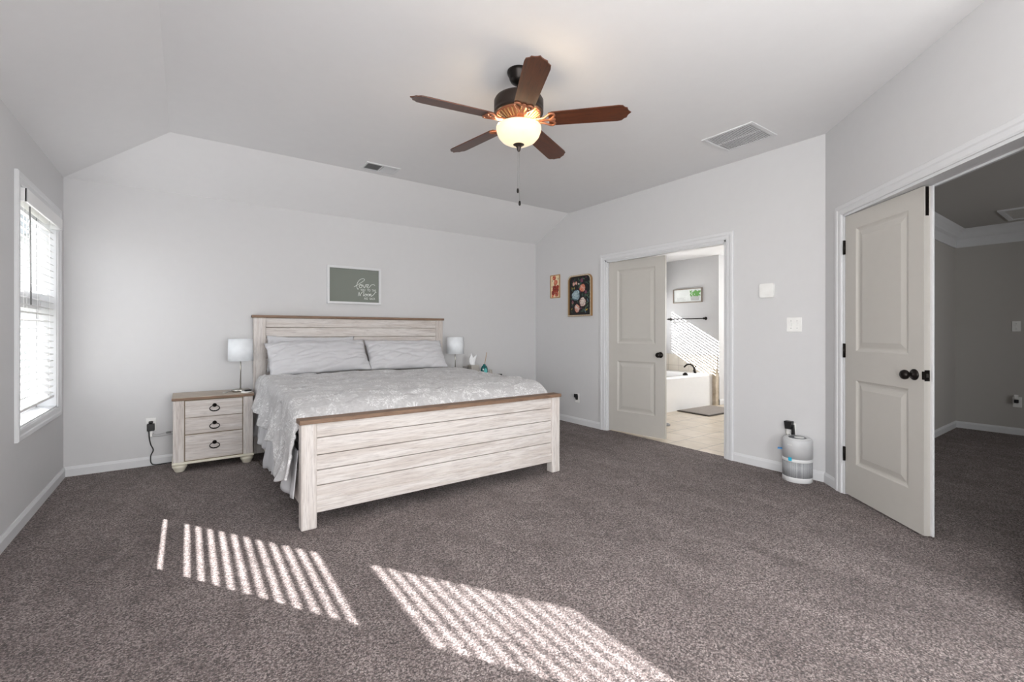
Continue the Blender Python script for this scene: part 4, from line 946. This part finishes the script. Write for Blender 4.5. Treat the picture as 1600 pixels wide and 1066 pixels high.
# tile trim at the tub's end and splash tiles
struct('trim_5', MB().prism([(6.925, 0), (XB + 0.012, 0), (XB + 0.012, 0.45), (6.985, 0.53), (6.952, 0.60), (6.935, 0.60), (6.925, 0.57)], YE + 0.0, YE + 0.058), 'beige_tile')
mb = MB().box(XB - 0.008, XB, YE + 0.02, D, 0.48, 0.80); struct('trim_6', mb, 'splash_tile')
mb = MB().box(4.9, XB - 0.008, D - 0.008, D, 0.48, 0.80); struct('trim_7', mb, 'beige_tile')
r = thing('bath_mat', 'grey bath mat with dark edge on the tile floor before the tub', 'bath mat', (6.36, 3.825, 0), -2)
MB().box(-0.42, 0.42, -0.265, 0.265, 0.002, 0.014, 0.006).build('mat_border', 'mat_edge', r)
P = [[(-0.40 + 0.80 * i / 40, -0.248 + 0.496 * j / 26, 0.0185 + 0.003 * noise.noise((i * 0.7, j * 0.7, 1))) for i in range(41)] for j in range(27)]
m = MB().grid(P); m.box(-0.40, 0.40, -0.248, 0.248, 0.006, 0.0135); m.build('mat_pile', 'mat_grey', r)
r = thing('floor_stand', 'grey round base of a floor stand beside the bathroom door edge', 'stand', (4.93, 3.60, 0))
MB().lathe([(0.085, 0.001), (0.088, 0.01), (0.07, 0.022), (0.016, 0.028), (1e-6, 0.028)], 32).build('stand_base', 'plate_grey', r)
MB().cyl(0.009, 0.02, 0.56, 14).build('stand_pole', 'nickel', r)
r = thing('bath_picture', 'framed wide picture of a green plant on the bathroom wall above the towel bar', 'picture', (XB, 4.62, 1.807), -90)
frame_mesh(-0.277, 0.277, -0.122, 0.122, 0.016, -0.03, 0).build('frame', 'picture_frame_grey', r)
m = MB().box(-0.265, 0.265, -0.014, -0.004, -0.11, 0.11)
for k in range(40): leafs(m, 0.08 + random.uniform(-0.03, 0.15), random.uniform(-0.005, 0.07), 0.055, random.uniform(0.3, 2.8), -0.0146, 1)
m.cur = 2; m.add([(0.07, -0.0142, -0.085), (0.22, -0.0142, -0.085), (0.24, -0.0142, 0.01), (0.05, -0.0142, 0.01)], [(0, 1, 2, 3)])
for k in range(5): m.add([(-0.2, -0.0142, -0.03 - 0.012 * k), (-0.03 - 0.03 * (k % 2), -0.0142, -0.03 - 0.012 * k), (-0.03 - 0.03 * (k % 2), -0.0142, -0.034 - 0.012 * k), (-0.2, -0.0142, -0.034 - 0.012 * k)], [(0, 1, 2, 3)])
m.build('print', ['sky_picture', 'leaf_bright', 'siding'], r)
r = thing('towel_bar', 'dark bronze towel bar on the bathroom wall below the plant picture', 'towel bar', (XB, 4.62, 1.408), -90)
MB().tube([(-0.37, -0.06, 0), (0.37, -0.06, 0)], 0.0095, 10).build('bar', 'bronze', r)
for x in (-0.335, 0.335):
    MB().lathe([(0.026, 0), (0.026, 0.006), (0.014, 0.014), (0.011, 0.05), (0.018, 0.06), (0.014, 0.075), (1e-6, 0.078)], 18, Matrix.Translation((x, 0, 0)) @ Matrix.Rotation(PI / 2, 4, 'X')).build('bracket', 'bronze', r)

# closet attic hatch
r = thing('attic_hatch', 'pale framed attic hatch in the closet ceiling', 'hatch', (7.15, 0.62, 2.44))
m = MB(); m.box(-0.33, 0.33, -0.30, -0.26, -0.014, 0).box(-0.33, 0.33, 0.26, 0.30, -0.014, 0).box(-0.33, -0.29, -0.26, 0.26, -0.014, 0).box(0.29, 0.33, -0.26, 0.26, -0.014, 0); m.build('hatch_trim', 'white_trim', r)
MB().box(-0.288, 0.288, -0.258, 0.258, -0.006, 0).build('hatch_panel', 'hatch_paint', r)

# ------------------------------------------------------------------ outside
g = MB().box(-40, -L - T - 0.02, -25, 40, -0.55, -0.5); struct('ground', g, 'grass')
r = thing('neighbour_house', 'pale neighbouring house seen faintly through the left window blind', 'house', (-4.2, 17.0, -0.5))
MB().box(-2.6, 2.6, 0, 6, 0, 4.2).build('house_wall', 'siding', r)
for x in (-1.6, 1.0):
    for z in (0.9, 2.6):
        f_ = MB().box(x, x + 0.8, -0.05, 0, z, z + 1.2).build('house_window', 'house_glass', r)
        m = MB()
        for k in range(3): m.box(x + 0.4 * k - 0.03, x + 0.4 * k + 0.03, -0.08, -0.05, z, z + 1.2)
        for k in range(4): m.box(x, x + 0.8, -0.08, -0.05, z + 0.4 * k - 0.03, z + 0.4 * k + 0.03)
        m.build('muntins', 'white_trim', f_)
MB().prism([(-3.0, 4.2), (3.0, 4.2), (0, 6.0)], -0.3, 6.3).build('roof', 'house_glass', r)
